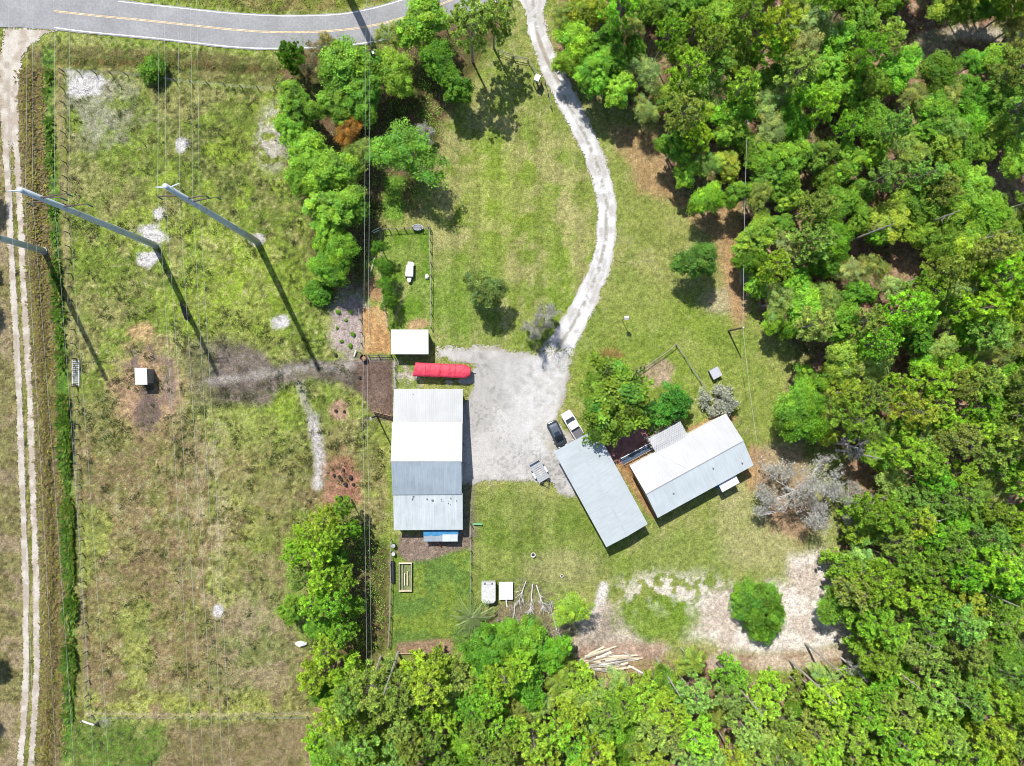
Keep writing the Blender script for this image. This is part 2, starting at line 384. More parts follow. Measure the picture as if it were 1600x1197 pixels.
# forest litter
FM = region(FOREST, 12, 1.0)
G = lay(G, FM, (186, 150, 126), (136, 104, 82), sharp(N4, 0.35, 0.65))
G = lay(G, FM * sharp(N2, 0.52, 0.66), (112, 118, 62), k=0.7)
G = lay(G, FM * sharp(N3, 0.7, 0.85), (214, 184, 156), k=0.6)
G = lay(G, region([(440, 60), (600, 70), (720, 20), (800, 20), (720, 160), (690, 200), (650, 330), (600, 340), (560, 470), (500, 470), (480, 330), (430, 200)], 14), (124, 96, 78), (92, 84, 50), sharp(N2, 0.4, 0.6), 0.9)
G = lay(G, region([(470, 800), (540, 790), (610, 850), (612, 1010), (560, 1040), (480, 1010)], 12), (120, 92, 76), (96, 92, 54), sharp(N2, 0.4, 0.6), 0.85)
G = lay(G, path([(1140, 320), (1150, 400), (1152, 480)], 13, 8), (212, 176, 128), (188, 140, 100), k=0.9)
G = lay(G, path([(1440, 62), (1500, 48), (1600, 58), (1700, 70)], 9, 6), (214, 200, 176), k=0.85)
G = lay(G, blob(1460, 70, 30, 24), (198, 176, 142), k=0.8)
for (cx, cy, rx, ry) in ((1250, 345, 9, 18), (1420, 400, 22, 28), (1440, 430, 30, 20), (1275, 530, 22, 12), (1285, 620, 12, 40), (1500, 560, 20, 20), (1290, 250, 14, 20), (1350, 740, 34, 26), (1240, 800, 45, 40), (1560, 275, 40, 20)):
    G = lay(G, blob(cx, cy, rx, ry), (212, 176, 148), (170, 128, 100), k=0.85)
# pasture
PA = region([(101, 118), (300, 130), (440, 138), (438, 250), (478, 330), (486, 470), (520, 545), (600, 560), (612, 640), (600, 830), (520, 800), (440, 840), (445, 960), (482, 1040), (482, 1121), (130, 1121), (112, 600)], 7, 0.6)
low = sst(540, 760, QY) * (1 - 0.55 * sst(300, 470, QX) * sst(1000, 600, QY))
PC = mix(L((138, 158, 66)) + 0 * G, L((164, 166, 96)) + 0 * G, sharp(N2, 0.46, 0.66))
PC = mix(PC, L((108, 130, 44)) + 0 * G, sharp(N4, 0.50, 0.68) * 0.75)
PD = mix(L((160, 140, 100)) + 0 * G, L((140, 132, 78)) + 0 * G, sharp(N2, 0.45, 0.62))
PD = mix(PD, L((186, 172, 134)) + 0 * G, sharp(N4, 0.55, 0.7) * 0.6)
PC = mix(PC, L((166, 158, 104)) + 0 * G, sharp(fbm(GX, GY, 6.5, 2, 3), 0.54, 0.64) * 0.75)
PC = mix(PC, L((158, 182, 62)) + 0 * G, sharp(fbm(GX, GY, 5.5, 5, 3), 0.55, 0.66) * 0.7)
PD = mix(PD, L((158, 168, 78)) + 0 * G, sharp(fbm(GX, GY, 7, 6, 3), 0.56, 0.66) * 0.75)
PD = mix(PD, L((146, 124, 92)) + 0 * G, sharp(fbm(GX, GY, 5, 1, 3), 0.55, 0.66) * 0.7)
PC = mix(PC, PD, np.clip(low + (N1 - 0.5) * 0.9, 0, 1) * sst(0.0, 0.4, low))
G = mix(G, PC, PA)
G = lay(G, PA * sharp(N3, 0.72, 0.9), (96, 108, 50), k=0.55)
G = lay(G, region([(110, 150), (250, 140), (400, 160), (420, 320), (300, 340), (200, 330), (110, 260)], 40) * sharp(N2, 0.46, 0.60), (112, 124, 62), (92, 106, 46), N4, 0.75)
G = lay(G, PA * sharp(fbm(GX, GY, 2.0, 7, 3), 0.56, 0.68), (118, 126, 62), k=0.5)
G = lay(G, blob(150, 175, 70, 50, 0.5) * sharp(N2, 0.3, 0.6), (176, 174, 150), k=0.8)
G = lay(G, blob(380, 470, 90, 80, 0.6), (150, 178, 52), k=0.5)
G = lay(G, blob(400, 650, 80, 50, 0.6), (146, 172, 62), k=0.5)
G = lay(G, blob(400, 1000, 60, 90, 0.6), (174, 156, 128), (128, 136, 84), sharp(N2, 0.4, 0.6), 0.7)
G = lay(G, path([(150, 1096), (300, 1104), (440, 1100)], 16, 12, 0.8) * sharp(N2, .4, .55), (176, 186, 84), k=0.7)
G = lay(G, blob(330, 800, 34, 130, 0.6) * sharp(N4, 0.4, 0.6), (196, 180, 140), k=0.7)
G = lay(G, PA * sharp(N5, 0.78, 0.95) * sharp(N1, 0.35, 0.6), (206, 192, 158), k=0.6)
# bare soil, sand, mulch
G = lay(G, region([(292, 540), (345, 526), (398, 536), (424, 562), (520, 566), (614, 562), (614, 650), (575, 625), (520, 600), (440, 600), (415, 632), (306, 632)], 9, 1.2), (138, 125, 115), (100, 90, 82), sharp(N2, 0.42, 0.6), np.clip(.6 + sst(320, 380, QX), 0, 1) * .97)
G = lay(G, path([(330, 600), (400, 580), (470, 578), (540, 572), (600, 566)], 7, 6, 0.9), (188, 180, 172), (160, 150, 142), k=0.8)
G = lay(G, region([(556, 566), (616, 562), (616, 660), (590, 655), (560, 610)], 5, 0.4), (146, 122, 108), (112, 92, 82), k=0.95)
G = lay(G, blob(228, 605, 56, 70, 0.4), (204, 168, 134), (182, 150, 120), sharp(N2, 0.4, 0.6), 0.9)
G = lay(G, blob(222, 560, 44, 18) * sharp(N2, 0.35, 0.6), (128, 114, 112), k=0.8)
G = lay(G, blob(232, 640, 22, 34), (118, 102, 100), k=0.85)
G = lay(G, blob(266, 600, 12, 34), (150, 132, 124), k=0.7)
G = lay(G, blob(220, 518, 20, 14), (212, 176, 130), k=0.85)
for (cx, cy, rx, ry) in ((132, 132, 30, 20), (118, 105, 18, 8), (185, 102, 22, 6), (238, 366, 20, 16), (228, 405, 15, 14), (404, 372, 11, 9), (438, 505, 15, 10), (248, 332, 10, 9), (337, 955, 7, 9), (283, 225, 10, 10), (160, 1132, 10, 5)):
    G = lay(G, blob(cx, cy, rx, ry, 0.3, 0.5, 0.6), (238, 234, 232), (214, 208, 204), k=0.97)
G = lay(G, path([(490, 655), (497, 690), (500, 725), (497, 755)], 9, 5, 0.6), (226, 222, 218), (196, 188, 180))
G = lay(G, path([(468, 600), (478, 630), (488, 650)], 6, 5, 0.6), (196, 188, 182), k=0.7)
G = lay(G, blob(428, 215, 26, 52, 0.4) * sharp(N4, 0.38, 0.55), (216, 206, 198), k=0.8)
G = lay(G, blob(545, 505, 30, 56, 0.3), (208, 190, 182), (176, 160, 152))
G = lay(G, region([(564, 482), (592, 478), (609, 485), (611, 552), (566, 553)], 3, 0.3), (218, 180, 126), (204, 160, 108), sharp(N2, 0.4, 0.6))
G = lay(G, blob(588, 452, 16, 20), (196, 150, 112), k=0.85)
G = lay(G, blob(535, 752, 30, 46, 0.4), (192, 142, 120), (160, 112, 94), sharp(N4, 0.4, 0.6))
G = lay(G, blob(530, 640, 16, 14), (200, 160, 140), k=0.9)
G = lay(G, region([(598, 360), (672, 356), (672, 516), (606, 516), (600, 440)], 4, 0.3), (118, 154, 50), (140, 164, 74), sharp(N2, 0.42, 0.62))
for tr in ([(637, 440), (628, 470), (612, 500)], [(636, 442), (618, 452), (610, 466)], [(640, 442), (634, 462), (615, 498)]): G = lay(G, path(tr, 1.4, 1.2, 0.3), (190, 182, 120), k=0.7)
G = lay(G, blob(655, 508, 20, 8), (206, 170, 130), k=0.9)
G = lay(G, region([(600, 280), (640, 275), (630, 345), (600, 345)], 6), (120, 172, 52), k=0.8)
G = lay(G, region([(616, 564), (652, 562), (660, 606), (616, 608)], 3, 0.3), (150, 166, 88), (196, 186, 168), sharp(N4, 0.45, 0.6))
G = lay(G, region([(612, 845), (737, 845), (736, 1012), (612, 1012)], 4, 0.3), (114, 146, 66), (132, 156, 62), sharp(N2, 0.4, 0.6))
G = lay(G, region([(630, 832), (737, 828), (737, 860), (690, 868), (640, 880), (620, 860)], 5, 0.6), (164, 144, 130), (146, 128, 112))
G = lay(G, region([(620, 1004), (705, 1000), (705, 1022), (618, 1022)], 4, 0.4), (172, 140, 118), k=0.9)
G = lay(G, region([(718, 640), (742, 640), (744, 840), (720, 840)], 4, 0.4), (150, 140, 122), k=0.7)
# sand south-east
G = lay(G, region([(1238, 868), (1285, 858), (1315, 920), (1335, 995), (1280, 1018), (1200, 1020), (1130, 1012), (1070, 990), (1095, 935), (1150, 915), (1235, 905)], 14, 1.0), (250, 240, 230), (226, 210, 196), sharp(N2, 0.4, 0.6), 0.95)
G = lay(G, blob(1060, 930, 95, 36, 0.5) * sharp(N4, 0.44, 0.54), (238, 228, 214), k=0.95)
G = lay(G, blob(1125, 975, 38, 42, 0.4) * sharp(N2, 0.35, 0.5), (222, 206, 190), k=0.9)
G = lay(G, path([(944, 918), (937, 945), (928, 968)], 8, 4, 0.4), (236, 230, 222))
G = lay(G, region([(890, 975), (950, 940), (1000, 985), (1050, 1010), (1030, 1030), (900, 1030)], 10), (220, 204, 190), (184, 168, 156), sharp(N2, .4, .6), 0.9)
G = lay(G, path([(1120, 1036), (1200, 1034), (1270, 1030), (1330, 1022)], 14, 8), (222, 200, 180), (186, 156, 132), sharp(N2, .4, .6), 0.9)
G = lay(G, blob(1030, 965, 62, 34, 0.4), (126, 160, 52), k=0.75)
G = lay(G, region([(905, 1005), (1040, 1000), (1045, 1060), (900, 1060)], 8), (200, 164, 142), (164, 128, 106), k=0.65)
G = lay(G, region([(770, 940), (880, 945), (900, 1000), (770, 1000)], 10), (176, 150, 132), (140, 130, 90), k=0.8)
G = lay(G, blob(952, 580, 32, 20) * 0, (0, 0, 0))
G = lay(G, region([(985, 588), (1030, 556), (1055, 575), (1045, 600), (1000, 612), (985, 604)], 6), (204, 178, 156), (176, 156, 120), k=0.9)
# beds round the house
G = lay(G, region([(936, 682), (975, 712), (1000, 745), (1040, 800), (1022, 812), (1010, 800), (944, 694)], 4, 0.3), (204, 166, 118), (184, 142, 98), k=0.95)
G = lay(G, region([(975, 722), (1030, 690), (1040, 716), (990, 745)], 4, 0.3), (176, 128, 84), (150, 104, 66), k=0.9)
G = lay(G, region([(1070, 668), (1128, 640), (1150, 655), (1090, 690)], 5, 0.5), (210, 168, 122), (186, 142, 100), k=0.9)
G = lay(G, region([(1172, 690), (1196, 705), (1205, 760), (1172, 770), (1160, 740)], 6, 0.6), (206, 170, 124), (180, 142, 104), k=0.9)
G = lay(G, region([(1180, 700), (1250, 690), (1270, 760), (1200, 790)], 14), (206, 178, 150), (176, 150, 120), k=0.8)
# verges, track side, ditch
tx = np.interp(PY, [p[1] for p in TRACK[3:]], [p[0] for p in TRACK[3:]])
side = PX - tx
VG = sst(-6, 6, 101 + (PY - 110) * 0.03 - PX) * sst(60, 85, PY)
G = lay(G, VG, (138, 140, 70), (160, 150, 96), sharp(N2, 0.4, 0.6))
G = lay(G, VG * sst(24, 32, side) * sst(54, 46, side + (N4 - .5) * 10), (124, 112, 80), (142, 136, 80), sharp(N4, 0.4, 0.6), 0.85)
G = lay(G, VG * sst(18, 22, side) * sst(34, 26, side + (N4 - .5) * 10), (158, 158, 64), k=0.6)
G = lay(G, VG * sst(48, 52, side) * sst(74, 66, side), (92, 138, 44), k=0.85)
G = lay(G, sst(-12, -18, side) * sst(70, 90, PY), (172, 154, 122), (142, 134, 88), sharp(N2, 0.42, 0.6))
G = lay(G, region([(88, 70), (300, 78), (440, 92), (440, 134), (300, 124), (100, 108)], 6, 0.5), (150, 144, 92), (122, 136, 62), sharp(N2, 0.4, 0.6))
G = lay(G, path([(90, 96), (300, 100), (440, 112)], 5, 4, 0.5), (110, 118, 54), (140, 110, 70), sharp(N4, 0.4, 0.6), 0.8)
G = lay(G, region([(120, -90), (170, -14), (280, 4), (400, 18), (500, 18), (560, 10), (640, -14), (700, -60), (700, -90)], 4, 0.3), (134, 150, 60), (150, 140, 84), sharp(N2, 0.42, 0.6))
G = lay(G, region([(118, 1128), (250, 1128), (262, 1160), (230, 1230), (112, 1230)], 10), (98, 142, 44), (124, 150, 66), k=0.9)
G = lay(G, region([(262, 1128), (482, 1126), (470, 1230), (240, 1230)], 10), (168, 146, 114), (140, 124, 88), sharp(N2, 0.4, 0.6), 0.9)
G = lay(G, path([(130, 1116), (480, 1116)], 2.5, 2.5, 0.3), (196, 178, 150), k=0.5)
# fine mottling: bleached blades, thatch and darker leaves a hand across
HF = rng.random(GX.shape); HF = (HF + np.roll(HF, 1, 0) + np.roll(HF, 1, 1) + np.roll(np.roll(HF, 1, 0), 1, 1)) / 4
veg = np.clip((G[..., 1] - G[..., 2] * 1.25) * 14, 0, 1)
ROUGH = np.clip(PA + VG + FM + sst(470, 440, PX), 0, 1)          # mown turf is finer than pasture
amp = 0.30 + (0.10 + 0.72 * ROUGH) * veg
G = G * (1 + (amp * ((HF - 0.5) * 1.5 + (N3 - 0.5) * 0.55 + (N4 - 0.5) * 0.7))[..., None])
G = mix(G, L((84, 104, 42)) + 0 * G, veg * (.15 + .85 * ROUGH) * sharp(HF * .6 + N4 * .4, 0.56, 0.66) * 0.6)
G = mix(G, L((190, 188, 120)) + 0 * G, veg * (.25 + .75 * ROUGH) * sharp(HF * .6 + N2 * .4, 0.57, 0.68) * 0.5) * (1 + .10 * (PA * veg)[..., None])
MOW = region([(685, 190), (800, 120), (905, 215), (935, 300), (925, 420), (860, 530), (690, 536)], 14, .4) + region([(742, 770), (890, 790), (955, 880), (940, 915), (745, 905)], 10, .4)
G = G * (1 + (np.clip(MOW, 0, 1) * (.07 * np.sign(np.sin(PX / 5.2 + w1 * .03)) + .05 * np.sin(PX / 17.0)))[..., None])
G = np.clip(G, 0.012, 0.8)

# relief: soft unevenness, the drainage ditches
Z = -0.05 * fbm(GX, GY, 3.0, 4, 3) - 0.03 * N3
Z -= 0.45 * np.exp(-((side - 42) / 10.0) ** 2) * sst(90, 120, PY) * (1 - np.exp(-((PY - 605) / 16) ** 2))
Z -= 0.25 * np.exp(-((PY - (98 + (PX - 90) * 0.045)) / 7.0) ** 2) * sst(70, 100, PX) * sst(460, 430, PX)
V = np.stack([GX.ravel(), GY.ravel(), Z.ravel()], 1)
ny, nx = GX.shape
idx = np.arange(ny * nx).reshape(ny, nx)
F = np.stack([idx[:-1, :-1].ravel(), idx[:-1, 1:].ravel(), idx[1:, 1:].ravel(), idx[1:, :-1].ravel()], 1)
ground = np_obj('ground', np_mesh('ground', V, F, G.reshape(-1, 3), 'ground', smooth=True))
tag(ground, 'open ground of pasture, mown lawn, sand and forest litter', 'ground', kind='structure')
def ground_z(x, y):
    i = int(np.clip(np.searchsorted(gx, x), 0, nx - 1)); j = int(np.clip(np.searchsorted(gy, y), 0, ny - 1))
    return float(Z[j, i])

# ------------------------------------------------------------------ tracks and yard: thin ragged sheets of shell, sand and gravel
def sheet(name, x0, x1, y0, y1, fn, colfn, label, st=0.15, z=0.02):
    xs = np.arange(x0, x1, st); ys = np.arange(y0, y1, st)
    X, Y = np.meshgrid(xs, ys); cx, cy = to_px(X + st / 2, Y + st / 2)
    rag = (fbm(X, Y, 1.5, 2, 4) - 0.5)
    keep = fn(cx, cy, rag, X, Y)[:-1, :-1]
    col = colfn(cx, cy, X, Y)
    n = len(xs); idx = np.arange(X.size).reshape(X.shape)
    F = np.stack([idx[:-1, :-1][keep], idx[:-1, 1:][keep], idx[1:, 1:][keep], idx[1:, :-1][keep]], 1)
    used, inv = np.unique(F, return_inverse=True)
    V = np.stack([X.ravel(), Y.ravel(), (z + 0.02 * fbm(X, Y, 0.8, 4, 3) - 0.01).ravel()], 1)[used]
    o = np_obj(name, np_mesh(name, V, inv.reshape(-1, 4), np.clip(col.reshape(-1, 3)[used], 0.01, 0.8), 'sheet', smooth=True))
    return tag(o, label, 'path', kind='structure')
def drv_half(py): return np.interp(py, [-40, 5, 20, 60, 120, 250, 420, 520, 570], [28, 22, 14, 15, 16.5, 15, 15.5, 19, 26])
def f_drive(px, py, rag, X, Y):
    rr = np.random.default_rng(5).random(px.shape)
    return (d_line(px, py, DRIVE) < drv_half(py) + rag * 10 + (rr - .5) * 3.5) & (rr * 44 > py - 538 + rag * 60)
def c_drive(px, py, X, Y):
    d = d_line(px, py, DRIVE); n = fbm(X, Y, 1.6, 3, 4); e = fbm(X, Y, 0.6, 6, 3)
    c = mix(L((250, 249, 248)) + 0 * X[..., None], L((226, 222, 217)) + 0 * X[..., None], sharp(n, .35, .7))
    c = mix(c, L((176, 172, 156)) + 0 * c, sst(4.5, 1.0, d) * sharp(e, 0.36, 0.56) * 0.85)
    c = mix(c, L((206, 202, 196)) + 0 * c, sst(3.5, 1.5, np.abs(d - drv_half(py) * .5)) * sharp(n, .4, .6) * .5)
    c = mix(c, L((186, 172, 156)) + 0 * c, sst(5.0, 1.0, d) * sst(150, 100, py) * sst(40, 60, py) * 0.9)
    return mix(c, L((214, 206, 190)) + 0 * c, sst(-5, 2, d - drv_half(py)))
sheet('driveway', 0, 22, 2, 66, f_drive, c_drive, 'white shell driveway curving from the road to the yard', z=0.034)
def f_track(px, py, rag, X, Y):
    tx = np.interp(py, [p[1] for p in TRACK[3:]], [p[0] for p in TRACK[3:]])
    rag = rag + (np.random.default_rng(8).random(px.shape) - .5) * .6
    o = np.abs(np.abs(px - tx) - 8.2)
    rut = (o < 4.9 + rag * 3.5 + 2.2 * sst(240, 120, py)) & (py > 84)
    mid = (np.abs(px - tx) < 8) & (rag > 0.5 - 1.0 * sst(330, 160, py))
    top = sd_poly(px, py, [(5, 44), (92, 46), (70, 56), (48, 72), (34, 92), (28, 150), (2, 150), (1, 90)]) < rag * 8
    return rut | (mid & (py > 84)) | top
def c_track(px, py, X, Y):
    n = fbm(X, Y, 1.2, 5, 4)
    c = mix(L((234, 224, 210)) + 0 * X[..., None], L((204, 190, 172)) + 0 * X[..., None], sharp(n, .35, .65))
    tx = np.interp(py, [p[1] for p in TRACK[3:]], [p[0] for p in TRACK[3:]])
    return mix(c, L((196, 184, 166)) + 0 * c, sst(4, 2, np.abs(px - tx)) * sst(100, 140, py) * 0.7)
sheet('sand_track', -80, -66, -67, 56, f_track, c_track, 'pale sand farm track with two wheel ruts')
def f_yard(px, py, rag, X, Y): return sd_poly(px, py, YARD) < rag * 18 - 1 + (np.random.default_rng(6).random(px.shape) - .5) * 5
def c_yard(px, py, X, Y):
    n = fbm(X, Y, 3.5, 1, 4); e = fbm(X, Y, 0.7, 6, 3)
    c = mix(L((206, 203, 198)) + 0 * X[..., None], L((226, 222, 217)) + 0 * X[..., None], sharp(n, 0.4, 0.65))
    c = mix(c, L((168, 164, 158)) + 0 * c, sharp(vn(X, Y, .3, 2) * .75 + e * .25, 0.55, 0.72) * sharp(fbm(X, Y, 6, 7, 3), 0.30, 0.65) * 0.8)
    c = mix(c, L((150, 148, 142)) + 0 * c, sst(16, 4, d_line(px, py, [(750, 560), (775, 610), (800, 640), (815, 690), (830, 720)])) * sharp(e, 0.45, 0.62) * 0.5)
    c = mix(c, L((168, 160, 126)) + 0 * c, sst(18, 4, d_line(px, py, [(845, 668), (862, 690), (868, 700)])) * sharp(e, 0.34, 0.5) * 0.8)
    c = mix(c, L((240, 238, 236)) + 0 * c, sst(80, 15, d_line(px, py, [(880, 540), (858, 600), (835, 660)])) * sharp(e, .3, .6) * .75)
    return mix(c, L((182, 174, 148)) + 0 * c, sst(-10, 0, sd_poly(px, py, YARD)) * sharp(e, 0.38, 0.56) * 0.75)
sheet('gravel_yard', -13, 18, -19, 7, f_yard, c_yard, 'pale grey gravel yard between barn and garage')

# ------------------------------------------------------------------ the road
LOW = [(-160, 38), (0, 42), (85, 46), (130, 52), (200, 58.5), (250, 63), (300, 69), (350, 75), (400, 78.5), (440, 78.5), (500, 77), (540, 74), (570, 70), (610, 63), (650, 52), (700, 36), (740, 20), (800, -5), (860, -36), (940, -85)]
UPP = [(-160, -95), (0, -95), (90, -60), (140, -12), (185, 0), (250, 7), (300, 12.5), (350, 18), (400, 21.5), (440, 23), (500, 22.5), (540, 19.5), (565, 15), (595, 8), (625, -1), (665, -16), (700, -32), (750, -58), (800, -88), (870, -140)]
def resample(pts, n):
    p = np.array(pts, float); d = np.concatenate([[0], np.cumsum(np.hypot(*np.diff(p, axis=0).T))])
    t = np.linspace(0, d[-1], n)
    # smooth interpolation through the measured points
    q = np.stack([np.interp(t, d, p[:, 0]), np.interp(t, d, p[:, 1])], 1)
    for _ in range(3): q[1:-1] = 0.25 * q[:-2] + 0.5 * q[1:-1] + 0.25 * q[2:]
    return q
def strip(name, a, b, z, m, parent=None, n=140, cross=6, wob=0.0):
    A, B = resample(a, n), resample(b, n); vs = []
    for i in range(n):
        p, q = W(*A[i]), W(*B[i])
        for k in range(cross + 1):
            t = k / cross; v = p.lerp(q, t)
            crown = 0.06 * (1 - (2 * t - 1) ** 2) if cross > 2 else 0
            if wob and k in (0, cross): v = v + Vector((random.uniform(-wob, wob), random.uniform(-wob, wob), 0))
            vs.append((v.x, v.y, z + crown))
    c = cross + 1
    fs = np.array([(i * c + k, i * c + k + 1, (i + 1) * c + k + 1, (i + 1) * c + k) for i in range(n - 1) for k in range(cross)])
    return np_obj(name, np_mesh(name, np.array(vs), fs, None, m, smooth=True), parent)
road = strip('road', LOW, UPP, 0.03, 'asphalt', wob=0.06)
tag(road, 'grey two-lane asphalt road bending along the top', 'road', kind='structure')
def offset(pts, d):
    p = resample(pts, 120); t = np.gradient(p, axis=0); t /= np.hypot(t[:, 0], t[:, 1])[:, None]
    return p + np.stack([-t[:, 1], t[:, 0]], 1) * d
def marking(name, pts, d, half, z, m):
    # a painted line over the cambered asphalt
    a, b = offset(pts, d - half), offset(pts, d + half)
    return strip(name, a, b, z, m, road, n=120, cross=1)
marking('white_edge_line', LOW[2:], -2.6, 0.8, 0.057, 'line_white')
marking('white_edge_line', UPP[4:], 2.4, 0.7, 0.057, 'line_white')
YEL = [(85, 18), (150, 25), (225, 32), (300, 40), (350, 45.5), (400, 49.5), (440, 51), (500, 50), (550, 46), (600, 37), (650, 22), (700, 3), (750, -20), (800, -46)]
marking('yellow_centre_line', YEL, -0.9, 0.5, 0.098, 'line_yellow')
marking('yellow_centre_line', YEL, 0.9, 0.5, 0.098, 'line_yellow')
# ------------------------------------------------------------------ buildings
def sheet_mesh(width, length, ribs, name='roof_sheet', m='roof_white', rib_h=0.008, rib_w=0.05):
    """one profiled metal sheet: x across, y down the slope, z outward"""
    b = MB(); b.box((width / 2, length / 2, 0.006), (width - 0.001, length, 0.012))
    for k in range(ribs):
        x = width * (k + 0.5) / ribs
        b.add([(x - rib_w, 0.004, 0.0125), (x - rib_w * .45, 0.004, 0.0125 + rib_h), (x + rib_w * .45, 0.004, 0.0125 + rib_h), (x + rib_w, 0.004, 0.0125),
               (x - rib_w, length - 0.004, 0.0125), (x - rib_w * .45, length - 0.004, 0.0125 + rib_h), (x + rib_w * .45, length - 0.004, 0.0125 + rib_h), (x + rib_w, length - 0.004, 0.0125)],
              [(0, 1, 5, 4), (1, 2, 6, 5), (2, 3, 7, 6), (0, 3, 2, 1), (4, 5, 6, 7)])
    me = bpy.data.meshes.new(name); me.from_pydata(b.v, [], b.f); me.materials.append(M[m]); me.update()
    return me
def roof_plane(parent, origin, udir, down, width, n, m, ribs=3, name='roof_sheet', **kw):
    """n sheets side by side: origin is the upper corner, udir runs along the ridge, down is the vector to the eave"""
    down = Vector(down); u = Vector(udir).normalized(); v = down.normalized(); nrm = u.cross(v)
    if nrm.z < 0:                      # keep the ribs on top
        origin = Vector(origin) + u * width; u = -u; nrm = u.cross(v)
    w = width / n; me = sheet_mesh(w, down.length, ribs, name, m, **kw)
    for k in range(n):
        o = bpy.data.objects.new(name, me); COL.objects.link(o); o.parent = parent
        p = Vector(origin) + u * (w * k)
        mt = Matrix(((u.x, v.x, nrm.x, p.x), (u.y, v.y, nrm.y, p.y), (u.z, v.z, nrm.z, p.z), (0, 0, 0, 1)))
        o.matrix_local = mt @ Matrix.Translation((0, 0, 0.0008 * (k % 2)))
def wall(parent, p, q, h0, h1=None, t=0.12, m='wall_metal', name='wall', z0=0.0):
    """upright wall from p to q, height h0 at p and h1 at q"""
    h1 = h0 if h1 is None else h1
    p, q = Vector((p[0], p[1])), Vector((q[0], q[1])); d = (q - p).normalized(); n = Vector((-d.y, d.x)) * t / 2
    vs = [(*(p - n), z0), (*(q - n), z0), (*(q + n), z0), (*(p + n), z0), (*(p - n), h0), (*(q - n), h1), (*(q + n), h1), (*(p + n), h0)]
    return MB().add(vs, [(3, 2, 1, 0), (4, 5, 6, 7), (0, 1, 5, 4), (1, 2, 6, 5), (2, 3, 7, 6), (3, 0, 4, 7)]).build(name, m, parent)
def window(parent, c, w, h, ang, zc):
    """framed pane set proud of a wall; ang is the wall's direction"""
    f = MB()
    for s in (-1, 1):
        f.box((s * w / 2, 0, 0), (0.07, 0.09, h + 0.07)); f.box((0, 0, s * h / 2), (w - 0.07, 0.09, 0.07))
    f.box((0, 0, 0), (w - 0.08, 0.06, 0.04))
    o = f.build('window', 'trim', parent, (c[0], c[1], zc), ang)
    MB().box((0, 0, 0), (w - 0.05, 0.03, h - 0.05)).build('pane', 'glass', o)
def door(parent, c, w, h, ang, m='trim'):
    o = MB().box((0, 0, h / 2), (w, 0.08, h)).build('door', m, parent, (c[0], c[1], 0.02), ang)
    MB().tube([(w * .38, -.09, h * .48), (w * .38, .09, h * .48)], 0.03).build('handle', 'chrome', o)

# --- barn with a lean-to on each long side (ridge runs east-west)
bx0, bx1 = -14.62, -4.10; bw = bx1 - bx0
bc = Vector((bx0 + bw / 2, -11.6, 0))
barn = thing('barn', 'long white metal barn with gabled middle and two lean-to roofs beside the gravel yard', 'barn', bc)
def bl(x, y, z): return Vector((x - bc.x, y - bc.y, z))
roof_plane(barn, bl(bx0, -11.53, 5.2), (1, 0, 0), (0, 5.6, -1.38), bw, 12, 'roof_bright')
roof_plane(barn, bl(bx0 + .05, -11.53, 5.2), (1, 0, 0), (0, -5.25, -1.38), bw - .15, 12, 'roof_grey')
roof_plane(barn, bl(bx0 + .1, -6.25, 3.62), (1, 0, 0), (0, 5.35, -0.92), bw - .05, 12, 'roof_dull')
roof_plane(barn, bl(bx0 + .12, -16.62, 3.66), (1, 0, 0), (0, -5.68, -0.85), bw - .1, 12, 'roof_pale')
MB().add([bl(bx0 - .02, -11.75, 5.17), bl(bx1 + .02, -11.75, 5.17), bl(bx1 + .02, -11.53, 5.262), bl(bx0 - .02, -11.53, 5.262), bl(bx0 - .02, -11.31, 5.17), bl(bx1 + .02, -11.31, 5.17)], [(0, 1, 2, 3), (3, 2, 5, 4)]).build('ridge_cap', 'roof_bright', barn)
xi, xo = bx0 + 0.3, bx1 - 0.3
wall(barn, bl(xi, -11.53, 0), bl(xi, -6.3, 0), 5.05, 3.75); wall(barn, bl(xi, -16.6, 0), bl(xi, -11.53, 0), 3.72, 5.05)
wall(barn, bl(xo, -11.53, 0), bl(xo, -6.3, 0), 5.05, 3.75); wall(barn, bl(xo, -16.6, 0), bl(xo, -11.53, 0), 3.72, 5.05)
wall(barn, bl(xi + .08, -6.3, 0), bl(xo - .08, -6.3, 0), 3.55); wall(barn, bl(xi + .08, -16.6, 0), bl(xo - .08, -16.6, 0), 3.58)
wall(barn, bl(xi, -6.2, 0), bl(xi, -1.2, 0), 3.45, 2.60); wall(barn, bl(xi + .08, -1.25, 0), bl(xo - .08, -1.25, 0), 2.60)
for k in range(5):
    MB().box((0, 0, 1.32), (0.16, 0.16, 2.64)).build('post', 'wood_grey', barn, bl(xi + .1 + k * (xo - xi - .2) / 4, -22.0, 0))
for yy in (-9.0, -14.0):
    d = MB().box((0, 0, 1.6), (0.10, 3.0, 3.2)).build('sliding_door', 'wall_metal', barn, bl(xo + .13, yy, 0))
    MB().beam((.07, -1.3, .2), (.07, 1.3, 3.0), .05, .12).build('brace', 'trim', d)

for i, (px, py, s_) in enumerate(((646, 779, .22), (667, 780, .13), (675, 782, .17), (690, 781, .10), (701, 786, .12), (705, 778, .10), (713, 783, .08), (645, 616, .05))):
    p = W(px, py, 3.5); y_ = p.y; z_ = 3.66 - .85 * (-16.62 - y_) / 5.68 + .05 if py > 700 else 2.9
    b_ = MB(); rr = np.random.default_rng(i)
    for k in range(5): a_ = rr.normal(size=2) * s_; b_.box((a_[0], a_[1], .015 * k), (s_ * rr.uniform(.6, 1.4), s_ * rr.uniform(.4, 1), .012), rr.random() * 3)
    b_.build('leaf_scrap', 'bed_cover', barn, (p.x - bc.x, p.y - bc.y, z_))
